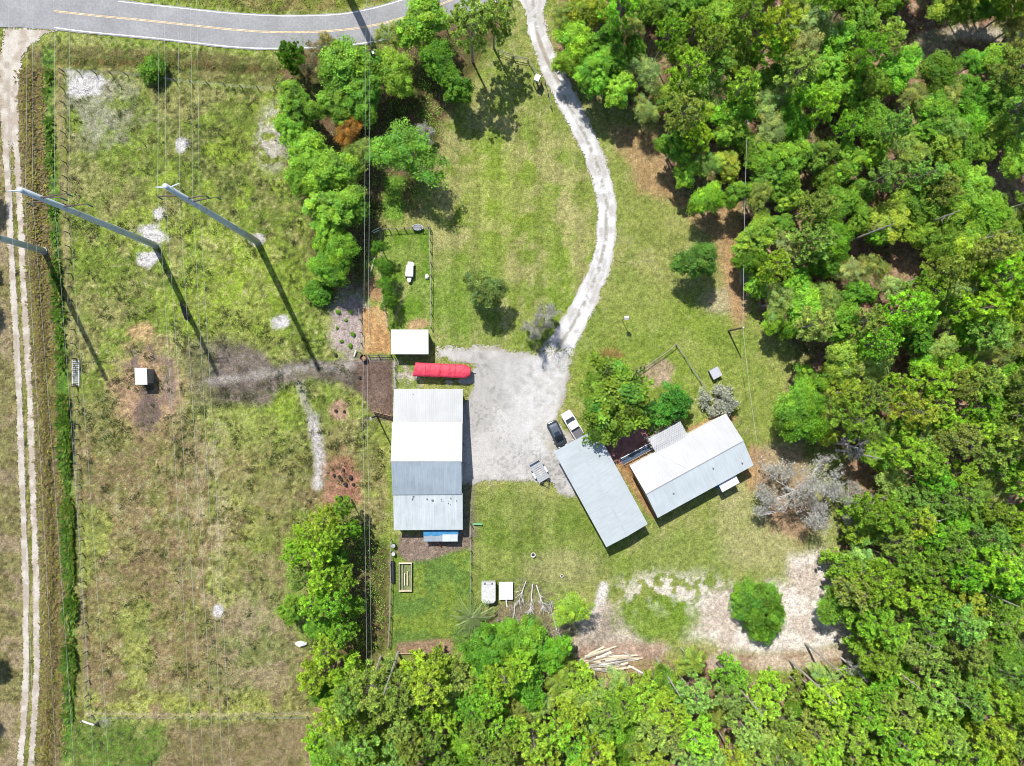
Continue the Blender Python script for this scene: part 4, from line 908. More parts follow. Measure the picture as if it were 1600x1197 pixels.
# ------------------------------------------------------------------ single trees and shrubs, each where it grows
ORANGE, BROWN, DULL = (.34, .17, .03), (.24, .18, .085), (.16, .20, .07)
HAND = [  # proto, px, py, radius, tint, name, label
 ('oak0', 541, 98, 4.0, GREEN, 'tree', 'largest green tree beside the road, left of the distribution wires'),
 ('oak1', 566, 145, 3.3, GREEN, 'tree', 'dark green tree just south of the largest roadside tree'),
 ('youngpine0', 457, 92, 2.0, DEEP, 'tree', 'narrow dark green tree at the west end of the roadside grove'),
 ('loose0', 488, 92, 2.3, BROWN, 'tree', 'brownish thin-leaved tree between two green roadside trees'),
 ('loose1', 511, 63, 1.5, (.27,.24,.07), 'tree', 'small yellow-brown treetop sticking out over the road edge'),
 ('oak2', 614, 107, 3.0, BRIGHT, 'tree', 'round bright green tree at the foot of the wide pole shadow'),
 ('oak3', 660, 26, 3.6, BRIGHT, 'tree', 'tall bright green tree overhanging the road'),
 ('loose2', 611, 50, 2.2, OLIVE, 'tree', 'thin olive tree at the road edge beside the pole shadow'),
 ('oak4', 684, 88, 2.7, DEEP, 'tree', 'dark tree between the overhanging tree and the thin pines'),
 ('oak5', 712, 132, 2.5, DEEP, 'tree', 'very dark green tree closest to the open lawn north side'),
 ('pine1', 735, 30, 3.0, PINE_P, 'pine_tree', 'thin tall pine at the road, west of the driveway mouth'),
 ('pine4', 772, 26, 2.6, PINE_P, 'pine_tree', 'thin pine closest to the driveway mouth on its west side'),
 ('oak1', 463, 158, 3.0, GREEN, 'tree', 'green tree by the pasture corner below the narrow dark tree'),
 ('oak3', 524, 160, 2.8, GREEN, 'tree', 'green tree in the middle of the roadside grove'),
 ('oak5', 452, 200, 2.4, BRIGHT, 'tree', 'bright green tree at the pasture edge west of the orange tree'),
 ('loose1', 543, 205, 2.2, ORANGE, 'tree', 'orange-tinged tree in the roadside grove'),
 ('oak2', 560, 235, 2.0, OLIVE, 'tree', 'olive tree touching the orange-tinged tree'),
 ('oak0', 478, 238, 2.9, BRIGHT, 'tree', 'bright tree at the pasture edge, second south of the pasture corner'),
 ('oak4', 512, 262, 3.5, BRIGHT, 'tree', 'broad bright green tree south of the orange-tinged tree'),
 ('oak2', 470, 282, 2.3, GREEN, 'tree', 'green tree at the pasture edge near the fence bend'),
 ('loose0', 636, 235, 4.6, GREEN, 'tree', 'big solitary grey-green tree with dead twigs on the north lawn'),
 ('bare1', 662, 205, 2.0, GREEN, 'bare_tree', 'leafless grey crown behind the big grey-green tree'),
 ('oak1', 521, 322, 3.6, BRIGHT, 'tree', 'wide bright tree north of the mulch run'),
 ('oak3', 551, 318, 2.4, GREEN, 'tree', 'green tree under the distribution wires'),
 ('oak5', 508, 362, 2.5, BRIGHT, 'tree', 'bright tree west of the grass pen fence corner'),
 ('oak0', 530, 390, 2.7, GREEN, 'tree', 'green tree overlooking the mulch run'),
 ('oak4', 510, 416, 2.5, GREEN, 'tree', 'second last green tree of the grove towards the pale litter'),
 ('bush0', 497, 456, 2.0, DEEP, 'shrub', 'round dark green shrub beside the pale leaf litter'),
 ('loose0', 592, 385, 1.2, DEEP, 'shrub', 'dark shrub at the west fence of the grass pen, northernmost'),
 ('loose1', 597, 415, 1.4, DEEP, 'shrub', 'dark shrub at the west fence of the grass pen, second from north'),
 ('loose2', 601, 445, 1.4, DEEP, 'shrub', 'dark shrub at the west fence of the grass pen, third from north'),
 ('loose0', 604, 470, 1.2, DEEP, 'shrub', 'dark shrub at the west fence of the grass pen, southernmost'),
 ('oak5', 764, 1018, 3.6, (.095, .235, .022), 'tree', 'large leafy green tree south-east of the fenced yard'),
 ('oak0', 826, 1006, 3.0, GREEN, 'tree', 'bright green tree below the fallen bare branches'),
 ('oak3', 795, 992, 2.0, GREEN, 'tree', 'green tree between the palm and the fallen branches'),
 ('loose1', 893, 955, 2.6, YELLOW, 'shrub', 'yellow-green shrub at the end of the brush pile'),
 ('bigbush', 1190, 955, 4.7, (.115, .245, .022), 'shrub', 'large round green bush alone on the white sand'),
 ('bush1', 236, 104, 1.9, DEEP, 'shrub', 'single dark green bush on the roadside verge'),
 ('oak3', 1093, 406, 2.9, (.10, .20, .03), 'tree', 'small spreading green tree alone on the east lawn'),
 ('oak0', 757, 450, 2.8, (.14, .22, .05), 'tree', 'small grey-green tree alone on the lawn west of the driveway'),
 ('bare1', 856, 490, 2.2, GREEN, 'bare_tree', 'leafless grey sapling leaning over the end of the driveway'),
 ('bare1', 835, 512, 1.9, GREEN, 'bare_tree', 'smaller leafless grey sapling at the yard entrance'),
 ('magnolia', 962, 624, 6.4, (.15, .255, .024), 'tree', 'big glossy broad-leaved tree between driveway and house porch'),
 ('feather', 1050, 634, 3.2, (.055, .185, .018), 'tree', 'deep green fine-leaved tree touching the porch awning'),
 ('greyshrub', 1125, 624, 2.4, GREEN, 'shrub', 'silvery grey shrub at the north corner of the house'),
 ('greyshrub', 1180, 432, 2.1, GREEN, 'shrub', 'greyish shrub at the forest edge east of the lawn tree'),
 ('bare0', 1262, 775, 7.6, GREEN, 'bare_tree', 'large leafless grey tree east of the house'),
 ('bare0', 1345, 792, 4.4, GREEN, 'bare_tree', 'smaller leafless grey tree behind the large leafless one'),
 ('bare2', 1338, 698, 2.6, GREEN, 'bare_tree', 'whitish dead tree in the dark gap at the wood edge'),
 ('bare2', 1452, 648, 2.0, GREEN, 'bare_tree', 'dead white treetop among pines beyond the house'),
 ('bare2', 1345, 1052, 2.2, GREEN, 'bare_tree', 'dead white branches at the corner of the sandy path'),
 ('oak4', 1256, 632, 3.4, GREEN, 'tree', 'loose green tree projecting from the wood beyond the house'),
 ('oak2', 1312, 948, 2.6, GREEN, 'shrub', 'bright green shrubby tree by the white sand at the wood edge'),
 ('oak1', -74, 290, 2.3, DEEP, 'tree', 'tree casting the uppermost shadow at the west edge'),
 ('oak3', -76, 385, 2.1, DEEP, 'tree', 'tree casting the second shadow at the west edge'),
 ('oak2', -76, 470, 2.2, DEEP, 'tree', 'tree casting the third shadow at the west edge'),
 ('oak5', -74, 1040, 2.4, DEEP, 'tree', 'tree casting the shadow low on the west edge'),
 ('oak0', -76, 1130, 2.0, DEEP, 'tree', 'tree casting the lowest shadow at the west edge'),
]
for k, px, py, R, tint, nm, lab in HAND:
    tree(k, px, py, R, lab, jit(tint, .06), name=nm, cat=nm.replace('_', ' '), hs=1.9 if k == 'bare1' and px > 800 else 1.0)

GROVE = [(534, 792, 1.5, PINE_G), (508, 812, 1.9, PINE_Y), (478, 838, 1.8, PINE_Y), (520, 836, 1.8, PINE_Y), (548, 828, 1.3, PINE_G), (458, 868, 1.7, PINE_Y), (492, 864, 2.1, PINE_Y), (526, 874, 1.9, PINE_G), (466, 902, 1.6, PINE_P), (500, 908, 2.0, PINE_Y), (536, 908, 1.8, PINE_G), (452, 955, 2.0, PINE_P), (488, 946, 1.9, PINE_Y), (520, 946, 2.0, PINE_G), (550, 950, 1.6, PINE_G), (498, 985, 1.9, PINE_G), (532, 990, 2.0, PINE_G), (512, 1016, 1.9, PINE_Y)]
NTH = ['first', 'second', 'third', 'fourth', 'fifth', 'sixth', 'seventh', 'eighth', 'ninth', 'tenth', 'eleventh', 'twelfth', 'thirteenth', 'fourteenth', 'fifteenth', 'sixteenth', 'seventeenth', 'eighteenth', 'nineteenth', 'twentieth', 'twenty-first', 'twenty-second', 'twenty-third', 'twenty-fourth', 'twenty-fifth', 'twenty-sixth', 'twenty-seventh', 'twenty-eighth', 'twenty-ninth', 'thirtieth', 'thirty-first', 'thirty-second']
for i, (px, py, R, tint) in enumerate(GROVE):
    k = sorted(GROVE, key=lambda g: g[1]).index((px, py, R, tint)); kind = 'oak' if i in (7, 14, 15, 11) else 'pine'
    tree(f'{kind}{i % 6}', px, py, R, f'{"yellow-green" if tint == PINE_Y else "pale green" if tint == PINE_P else "green"} {"pine" if kind == "pine" else "tree"} of the pasture-side grove, {NTH[k]} from its north tip', jit(tint if kind == 'pine' else GREEN, .1), name='pine_tree' if kind == 'pine' else 'tree', cat='pine tree' if kind == 'pine' else 'tree', group='grove between pasture and fenced yard', hs=.85)
# palm beside the fenced yard
pb = W(738, 965, 3.2)
palm = thing('palm_tree', 'spiky grey-green palm at the corner of the fenced yard', 'palm', (pb.x, pb.y, 0))
MB().tube([(0, 0, -.1), (.05, 0, 1.6), (0, .05, 3.2)], [.22, .17, .16], 8).build('trunk', 'bark_grey', palm)
r = np.random.default_rng(41)
for k in range(22):
    az = k * 2.4; ln = r.uniform(2.4, 3.4); el = r.uniform(.1, 1.0); vs = []; fs = []; q = []
    for j in range(9):
        t = j / 8; q.append((math.cos(az) * ln * t, math.sin(az) * ln * t, 3.2 + ln * (el * t - (el * .6 + .45) * t * t)))
    side = np.array([-math.sin(az), math.cos(az), 0.0])
    for j in range(1, 9):
        for s in (-1, 1):
            for f in (0, .5):
                p = np.array(q[j]) * (1 - f) + np.array(q[j - 1]) * f; d = np.array([math.cos(az), math.sin(az), 0]) * .5 + side * s
                d = d / np.linalg.norm(d) * (.55 * (1 - .5 * j / 8)); o = len(vs)
                vs += [tuple(p), tuple(p + d * .5 + np.array([math.cos(az), math.sin(az), 0]) * .10), tuple(p + d + np.array([0, 0, -.12])), tuple(p + d * .5 - np.array([math.cos(az), math.sin(az), 0]) * .10)]
                fs.append((o, o + 1, o + 2, o + 3))
    me = np_mesh('frond', np.array(vs), np.array(fs), np.full((len(vs), 3), 1.0) * r.uniform(.7, 1.3), 'leaf')
    o = np_obj('frond', me, palm); o.color = (.16, .22, .08, 1)

# ------------------------------------------------------------------ the wood: every tree its own object
AVOID = [(1258, 772, 62), (1338, 700, 36), (1350, 770, 34), (1425, 405, 44), (1345, 1052, 20), (1500, 52, 44), (1560, 55, 36), (1440, 15, 46), (1450, 62, 40), (1352, 742, 46), (762, 1020, 36), (826, 1008, 32), (1256, 632, 30), (1290, 950, 24),
         (1575, 285, 46), (1285, 545, 36), (1275, 205, 30), (1410, 570, 28), (1250, 345, 26), (1165, 250, 26), (1140, 340, 24), (1045, 130, 16), (980, 100, 14)]
KINDS = {
 'oak': ['oak0', 'oak1', 'oak2', 'oak3', 'oak4', 'oak5'], 'loose': ['loose0', 'loose1', 'loose2'],
 'pine': ['pine0', 'pine1', 'pine2', 'pine3', 'pine4', 'pine5'], 'youngpine': ['youngpine0', 'youngpine1']}
LAND = [('driveway mouth', 850, 20), ('white shell driveway', 945, 230), ('lawn tree', 1110, 390), ('pale clearing track', 1470, 60), ('silvery shrub', 1180, 470), ('large leafless tree', 1290, 780), ('round bush', 1220, 950), ('lumber pile', 960, 1040), ('fenced yard', 670, 1030),
        ('pasture corner', 480, 1120), ('upper right corner', 1590, 10), ('lower right corner', 1590, 1190), ('right edge', 1590, 600), ('bottom edge', 1000, 1195), ('top edge', 1180, 5), ('sandy path end', 1330, 1030), ('dead white treetop', 1452, 648), ('leaf litter gap', 1425, 405), ('palm', 745, 985), ('right edge shade', 1570, 285), ('orange litter', 1140, 330)]
ORD = ['nearest', 'second nearest', 'third nearest', 'fourth nearest', 'fifth nearest', 'sixth nearest', 'seventh nearest', 'eighth nearest', 'ninth nearest', 'tenth nearest', 'eleventh nearest', 'twelfth nearest', 'thirteenth nearest', 'fourteenth nearest', 'fifteenth nearest', 'sixteenth nearest'] + [f'{n}th nearest' for n in range(17, 60)]
fr = np.random.default_rng(11); pts = []
cand = fr.random((14000, 2)) * (1160, 1330) + (470, -60)
dpoly = sd_poly(cand[:, 0], cand[:, 1], FOREST)
for (x, y), d in zip(cand, dpoly):
    if d > -6 or x > 1670 or y > 1262: continue
    if any((x - a) ** 2 + (y - b) ** 2 < r_ * r_ for a, b, r_ in AVOID): continue
    dm = 31 if (y > 480 or x > 1450) else 33
    if y > 1000 and x < 1000: dm = 30
    if all((x - a) ** 2 + (y - b) ** 2 > dm * dm for a, b in pts): pts.append((x, y))
WOOD = []
for x, y in pts:
    u = fr.random(); pine = .75 if y > 1010 else (.66 if (x > 1290 and y > 520) else (.30 if x > 1180 else .42))
    if x > 1230 and 480 < y < 600: pine = .45
    kind = 'pine' if u < pine else ('loose' if u > .86 else 'oak')
    edge = -sd_poly(np.array([x]), np.array([y]), FOREST)[0]
    if edge < 34 and x < 1300 and y < 800: kind = 'oak' if kind == 'pine' else kind
    if edge < 26 and kind == 'pine': kind = 'youngpine'
    R = fr.uniform(1.9, 3.2) if kind != 'pine' else fr.uniform(1.9, 2.8)
    if edge < 22: R *= .8
    v = fr.random()
    if kind.endswith('pine'): tint, adj = ((PINE_Y, 'yellow-green') if v < .38 else (PINE_P, 'pale green') if v < .62 else (PINE_G, 'bright green') if v < .84 else (PINE_O, 'olive'))
    elif kind == 'loose': tint, adj = ((PALE, 'pale grey-green') if v < .5 else (OLIVE, 'olive'))
    else:
        tint, adj = ((GREEN, 'mid green') if v < .38 else (BRIGHT, 'bright green') if v < .78 else (YELLOW, 'yellow-green') if v < .90 else (DEEP, 'dark green'))
    WOOD.append([kind, x, y, R, tint, adj])
bag = {}
for w in WOOD:
    li = min(range(len(LAND)), key=lambda i: (w[1] - LAND[i][1]) ** 2 + (w[2] - LAND[i][2]) ** 2)
    bag.setdefault((w[0], w[5], li), []).append(w)
for (kind, adj, li), ws in bag.items():
    nm, lx, ly = LAND[li]; ws.sort(key=lambda w: (w[1] - lx) ** 2 + (w[2] - ly) ** 2)
    word = {'oak': 'broadleaf tree', 'loose': 'thin-crowned tree', 'pine': 'pine', 'youngpine': 'young pine'}[kind]
    for i, (k, x, y, R, tint, a) in enumerate(ws):
        lab = f'{adj} {word} in the wood, {ORD[i]} such crown to the {nm}'
        key = KINDS[kind][fr.integers(len(KINDS[kind]))]
        tree(key, x, y, R, lab, jit(tint, .14), name='pine_tree' if kind.endswith('pine') else 'tree', cat='pine tree' if kind.endswith('pine') else 'tree', group='trees of the surrounding wood', hs=fr.uniform(.88, 1.14))
SNAGS = [(1376, 716), (1470, 815), (1592, 948), (1438, 1074), (1512, 1102), (1306, 1098), (1320, 1056), (1062, 1088), (1190, 1118), (1500, 330), (1582, 360), (1090, 1160), (640, 1105), (530, 1110), (600, 1085), (1460, 1010), (1395, 350)]
for i, (x, y) in enumerate(SNAGS):
    h = 12.5 + 2.5 * ((i * 7) % 3) / 2; p = W(x, y, h); r = np.random.default_rng(500 + i)
    near = min(LAND, key=lambda l: (l[1] - x) ** 2 + (l[2] - y) ** 2)[0]
    t = thing('dead_tree', f'pale leafless trunk among the crowns, {NTH[sorted(SNAGS).index((x, y))]} such trunk from the west', 'dead tree', (p.x, p.y, 0), 0, 'standing dead trunks in the wood'); b = MB()
    b.tube([(0, 0, -.2), (0, 0, h * .5), (r.normal() * .1, r.normal() * .1, h)], [.20, .15, .07], 6)
    b.build('trunk', 'bark_grey', t)
    for k in range(5):
        z = h * r.uniform(.6, .97); a = r.random() * 6.28; l = r.uniform(.5, 1.4)
        MB().tube([(0, 0, z), (math.cos(a) * l, math.sin(a) * l, z + l * .4)], [.05, .015], 4).build('branch', 'bark_grey', t)
# ------------------------------------------------------------------ power poles and wires
def mono_pole(base_px, h, label, arms, r0=.50, r1=.30):
    p = W(*base_px); t = thing('transmission_pole', label, 'utility pole', (p.x, p.y, 0), 0, 'tall steel transmission poles')
    n = 12; MB().tube([(0, 0, -.4), (0, 0, h * .33), (0, 0, h * .66), (0, 0, h)], [r0, r0 - (r0 - r1) * .33, r0 - (r0 - r1) * .66, r1], n).build('shaft', 'steel', t, smooth=True)
    MB().lathe([(r0 + .10, -.2), (r0 + .10, .12), (r0 * .9, .16)], n=16).build('footing', 'bark_grey', t)
    for k in (.33, .66): MB().lathe([(r0 - (r0 - r1) * k + .012, h * k - .25), (r0 - (r0 - r1) * k + .02, h * k), (r0 - (r0 - r1) * k + .012, h * k + .02)], n=n).build('joint_collar', 'galv', t)
    for (dx, dy, z, kind) in arms:
        a = MB().tube([(0, 0, z - .25), (dx * .5, dy * .5, z - .02), (dx, dy, z)], [.13, .09, .06], 6).build('cross_arm', 'steel' if kind == 's' else 'wood_dark', t)
        if kind != 's':
            ins = MB()
            for q in range(7): ins.lathe([(.02, 0), (.10, .05), (.02, .10)], (dx, dy, z - 1.25 + q * .17), 8)
            ins.build('insulator', 'green_dark', a)
    return t
pA = mono_pole((402, 378), 31.2, 'tall grey steel pole standing in the pasture furthest from the sand track', [(-1.3, 0, 30.6, 's'), (1.2, .5, 30.4, 's'), (-2.6, -.2, 27.4, 'i'), (2.4, .3, 26.0, 'i'), (3.2, .5, 24.6, 'i')])
pB = mono_pole((242, 383), 31.4, 'tall grey steel pole whose shadow falls on the black horse', [(-1.6, -.1, 31.0, 's'), (-2.4, -.3, 26.6, 'i'), (3.0, .5, 28.0, 'i'), (2.6, -.1, 28.4, 'i'), (3.1, .3, 24.0, 'i')])
pC = mono_pole((68, 392), 31.0, 'tall grey steel pole crossing over the sand track', [(-1.6, 0, 30.5, 's'), (-2.5, 0, 27.0, 'i'), (2.5, 0, 27.0, 'i')])
pD = mono_pole((518, -62), 31.0, 'steel pole beyond the road that throws the wide shadow across it', [(-1.6, 0, 30.5, 's'), (-2.5, 0, 27.0, 'i'), (2.5, 0, 26.0, 'i')], r0=.62, r1=.45)

def wire(name, pts, label, group, r=.022, sag=0.0, n=18):
    path = []
    for a, b in zip(pts[:-1], pts[1:]):
        for k in range(n):
            t = k / n; q = a.lerp(b, t); q.z -= 4 * sag * t * (1 - t); path.append(q)
    path.append(pts[-1])
    base = path[0].copy()
    o = MB().tube([q - base for q in path], r, 4, cap=False).build(name, 'wire', None, base)
    return tag(o, label, 'power line', group)
def trans(label, mid, hm, north_px, hn, south_px, hs, r=.012):
    wire('power_wire', [W(north_px, -170, hn), W(mid[0], mid[1], hm), W(south_px, 1400, hs)], label, 'overhead transmission wires', r, .4)
trans('overhead wire above the sand track, westernmost', (15.5, 299), 30.9, 6, 27, 60, 17)
trans('overhead wire over the track verge, second from the west', (39, 317), 25.6, 38, 23, 96, 13)
trans('overhead wire over the ditch, third from the west', (50, 302), 27.6, 45, 25, 128, 15)
trans('overhead wire over the green ditch weeds, fourth from the west', (84.5, 305), 27.2, 79, 24, 158, 14)
trans('overhead wire above the west pasture fence, fifth from the west', (107, 313), 23.5, 104, 20, 182, 10)
trans('overhead wire over the pasture, westernmost of the pasture bundle', (246, 296), 30.3, 243, 26, 312, 16)
trans('overhead wire over the pasture, second of the pasture bundle', (259, 310), 26.8, 251, 23, 330, 13)
trans('overhead wire over the pasture, third of the pasture bundle', (281, 322), 23.6, 272, 20, 345, 11)
trans('overhead wire over the pasture, fourth of the pasture bundle', (300.5, 303), 25.4, 292, 22, 356, 13)
trans('overhead wire over the pasture, easternmost of the pasture bundle', (311, 305), 24.0, 302, 21, 370, 12)

def wood_pole(base, h, label, arm=True, lamp=False):
    p = W(*base); t = thing('wooden_pole', label, 'utility pole', (p.x, p.y, 0))
    MB().tube([(0, 0, -.3), (0, 0, h)], [.16, .11], 8).build('shaft', 'wood_dark', t)
    if arm:
        a = MB().box((0, 0, h - .35), (1.5, .1, .12)).build('cross_arm', 'wood_dark', t)
        for x in (-.65, 0.0, .65): MB().lathe([(.05, 0), (.07, .08), (.03, .2)], (x, 0, h - .29), 8).build('insulator', 'white_plastic', a)
        MB().lathe([(.001, -.35), (.17, -.35), (.17, .35), (.001, .37)], (.32, 0, h - 1.3), 12).build('transformer', 'galv', t)
    else:
        MB().lathe([(.001, .0), (.12, .0), (.12, .1), (.001, .16)], (0, 0, h - .02), 10).build('cap', 'white_plastic', t)
    return p
d1 = wood_pole((589, 650), 9.0, 'dark wooden power pole with crossarm between corral and barn')
d0 = wood_pole((593, 120), 9.0, 'wooden power pole hidden among the roadside grove')
d2 = wood_pole((596, 1090), 9.0, 'wooden power pole among the pines south of the yard')
for i, x in enumerate((-.65, 0.0)):
    a, b, c = [Vector((q.x + x, q.y, 8.85)) for q in (d0, d1, d2)]
    nth = d0 + (d0 - d1) * .25
    wire('power_wire', [Vector((nth.x + x, nth.y, 8.4)), a, b, c], ('western' if i == 0 else 'eastern') + ' one of two thin wires running past the grass pen', 'thin distribution wires', .014, .45)
e1 = wood_pole((1138, 517), 6.6, 'slim pole on the east lawn carrying the wire to the house', arm=False)
e0 = wood_pole((1143, 215), 7.0, 'slim pole at the forest edge carrying the north end of the house wire', arm=False)
wire('power_wire', [Vector((e0.x, e0.y, 6.9)), Vector((e1.x, e1.y, 6.5)), W(1183, 692, 3.6)], 'pale service wire running along the forest edge to the house', None, .022, .35)

# ------------------------------------------------------------------ fences
def fence(name, label, pts, gap, h, r, strands, post_m='wood_dark', rails=None, rail_m='wood_grey', mesh=False, wire_r=.012, jitter=.06, cat='fence'):
    P = [W(*p) for p in pts]; t = thing(name, label, cat, (P[0].x, P[0].y, 0)); pos = []
    for a, b in zip(P[:-1], P[1:]):
        n = max(1, round((b - a).length / gap))
        for k in range(n): pos.append(a.lerp(b, k / n))
    pos.append(P[-1]); me = None
    for k, q in enumerate(pos):
        q = q + Vector((random.uniform(-jitter, jitter), random.uniform(-jitter, jitter), 0)); pos[k] = q
        if me is None:
            o = MB().tube([(0, 0, -.35), (0, 0, h)], [r * 1.1, r * .9], 6).build('post', post_m, t); me = o
        else: o = link_copy(me, t)
        o.location = (q.x - P[0].x, q.y - P[0].y, ground_z(q.x, q.y)); o.rotation_euler = (random.gauss(0, .03), random.gauss(0, .03), random.random() * 3)
    for z in strands:
        MB().tube([Vector((q.x - P[0].x, q.y - P[0].y, z)) for q in pos], wire_r, 3, cap=False).build('wire_strand', 'galv', t)
    for z in (rails or []):
        for a, b in zip(pos[:-1], pos[1:]):
            MB().beam((a.x - P[0].x, a.y - P[0].y, z), (b.x - P[0].x, b.y - P[0].y, z), .05, .12).build('rail', rail_m, t)
    return t
fence('wire_fence', 'dark-posted wire fence along the west side of the pasture', [(98, 116), (104, 300), (113, 470), (118, 560), (121, 640), (126, 780), (134, 950), (139, 1085), (143, 1118)], 2.15, 1.25, .07, (.4, .8, 1.15))
fence('wire_fence', 'dark-posted wire fence along the north side of the pasture', [(99, 112), (200, 118), (300, 131), (430, 142)], 2.5, 1.3, .07, (.4, .8, 1.15))
fence('wire_fence', 'wire fence along the south edge of the pasture', [(146, 1119), (300, 1120), (480, 1119)], 2.6, .95, .06, (.4, .75))
fence('wire_fence', 'weathered fence on the east side of the grass pen', [(672, 356), (673, 430), (674, 512)], 2.0, 1.35, .07, (.3, .6), 'wood_grey', rails=(1.2,))
fence('wire_fence', 'posted fence across the north end of the grass pen', [(597, 361), (632, 358), (671, 358)], 1.3, 1.4, .075, (.4, .9), 'wood_dark', rails=(1.15,), rail_m='wood_red')
fence('wire_fence', 'thin fence on the west side of the grass pen', [(595, 362), (596, 440), (606, 512)], 2.2, 1.2, .06, (.4, .8, 1.1), 'wood_grey')
fence('wire_fence', 'rail fence on the west side of the orange sand run', [(562, 480), (565, 520), (564, 552)], 1.6, 1.35, .07, (.5,), 'wood_dark', rails=(1.2,))
fence('rail_fence', 'dark rail fence between orange sand run and corral', [(576, 556), (592, 556), (611, 556)], 1.7, 1.2, .09, (), 'wood_dark', rails=(.5, 1.05), rail_m='wood_dark')
fence('wire_fence', 'mesh fence joining the small shed to the barn', [(617, 560), (618, 606)], 1.5, 1.5, .05, (.2, .4, .6, .8, 1.0, 1.2, 1.4), 'green_dark')
fence('wire_fence', 'pale wire fence along the west side of the fenced yard', [(612, 842), (611, 920), (608, 1008)], 2.2, 1.3, .06, (.3, .6, .9), 'wood_grey', rails=(1.2,), rail_m='wood_grey')
fence('wire_fence', 'wire fence along the east side of the fenced yard', [(736, 818), (736, 880), (736, 962)], 2.1, 1.35, .06, (.2, .4, .6, .8, 1.0, 1.2), 'green_dark')
fence('rail_fence', 'low pale rail along the south end of the fenced yard', [(620, 1019), (660, 1019), (702, 1020)], 3.8, .5, .08, (), 'wood_grey', rails=(.5,), rail_m='wood_pale')
fence('rail_fence', 'grey timber fence running north-east from the big broad-leaved tree', [(985, 588), (1020, 564), (1055, 539)], 2.0, 1.05, .07, (.3, .6), 'wood_grey', rails=(.95,))
fence('rail_fence', 'grey timber fence running from its corner towards the silvery shrub', [(1056, 540), (1080, 576), (1106, 615)], 2.0, 1.0, .07, (.3, .6), 'wood_grey', rails=(.9,))
fence('rail_fence', 'timber fence beside the driveway gate', [(778, 82), (802, 92), (824, 97), (838, 118)], 2.6, 1.2, .08, (), 'wood_grey', rails=(.5, 1.05))
fence('rail_fence', 'short timber fence past the white kiosk beside the driveway', [(852, 132), (856, 150), (861, 168)], 2.0, 1.1, .08, (), 'wood_grey', rails=(1.0,))
fence('wire_fence', 'wire fence with thin posts at the top end of the west lawn', [(700, 52), (756, 22), (800, 10)], 3.0, 1.3, .07, (.4, .8, 1.2), 'wood_dark')

# slatted cattle gate in the west fence
g0 = W(119, 581); gate = thing('cattle_grid', 'pale grey cattle grid laid in the west pasture fence', 'cattle grid', (g0.x, g0.y, 0))
for k in range(12): MB().box((0, 0, .07), (.9, .16, .1)).build('bar', 'galv', gate, (0, 1.6 - k * .32, 0))
for x in (-.5, .5): MB().box((x, -.15, .08), (.1, 4.0, .16)).build('frame', 'stone', gate)
for y in (2.0, -2.2): MB().tube([(0, 0, 0), (0, 0, 1.3)], .09, 6).build('post', 'wood_dark', gate, (0, y, 0))
# corner brace and pale panel at the south-west corner
q = W(143, 1126); cb = thing('fence_brace', 'white weathered brace at the south-west fence corner', 'fence brace', (q.x, q.y, 0))
MB().beam((-1.3, .1, .25), (.9, -.2, 1.0), .22, .12).build('beam', 'stone', cb); MB().tube([(.9, -.2, -.2), (.9, -.2, 1.2)], .1, 6).build('post', 'wood_grey', cb); MB().tube([(-1.3, .1, -.2), (-1.3, .1, .7)], .1, 6).build('post', 'wood_grey', cb)
# plank gate by the power pole
q0, q1 = W(583, 642), W(614, 650)
pg = thing('plank_gate', 'reddish plank gate closing the corral beside the barn', 'gate', (q0.x, q0.y, 0), math.atan2(q1.y - q0.y, q1.x - q0.x)); gl_ = (q1 - q0).length
for z in (.35, .7, 1.05, 1.35): MB().box((gl_ / 2, 0, z), (gl_, .04, .16)).build('plank', 'wood_red', pg)
for x in (.05, gl_ / 2, gl_ - .05): MB().box((x, .06, .75), (.12, .06, 1.5)).build('upright', 'wood_red', pg)

# ------------------------------------------------------------------ vehicles
def wheel(parent, x, y, r=.33, w=.22):
    o = MB().lathe([(r * .6, -w / 2), (r * .92, -w / 2), (r, -w * .3), (r, w * .3), (r * .92, w / 2), (r * .6, w / 2)], n=18).build('wheel', 'black', parent, (x, y, r)); o.rotation_euler = (math.pi / 2, 0, 0)
    MB().lathe([(.001, -w * .36), (r * .3, -w * .4), (r * .62, -w * .3), (r * .62, w * .3), (r * .3, w * .4), (.001, w * .36)], n=14).build('rim', 'chrome', o)
def ring(x, w, z0, z1, cr=.14, n=4):
    """rounded box section across a car body"""
    pts = [(x, -w + cr * .6, z0), (x, -w, z0 + cr)]
    for k in range(n + 1):
        a = math.pi - k * math.pi / 2 / n; pts.append((x, -w + cr + cr * math.cos(a), z1 - cr + cr * math.sin(a)))
    for k in range(n + 1):
        a = math.pi / 2 - k * math.pi / 2 / n; pts.append((x, w - cr + cr * math.cos(a), z1 - cr + cr * math.sin(a)))
    return pts + [(x, w, z0 + cr), (x, w - cr * .6, z0)]
def interp(tab, x):
    xs = [t[0] for t in tab]
    return [float(np.interp(x, xs, [t[i] for t in tab])) for i in range(1, len(tab[0]))]
def hull(tab, n=22, cr=.14):
    b = MB(); x0, x1 = tab[0][0], tab[-1][0]
    xs = [x0 + (x1 - x0) * (.5 - .5 * math.cos(math.pi * k / n)) for k in range(n + 1)]
    b.loft([ring(x, *interp(tab, x)[:3], cr=min(cr, interp(tab, x)[0] * .45)) for x in xs]); return b
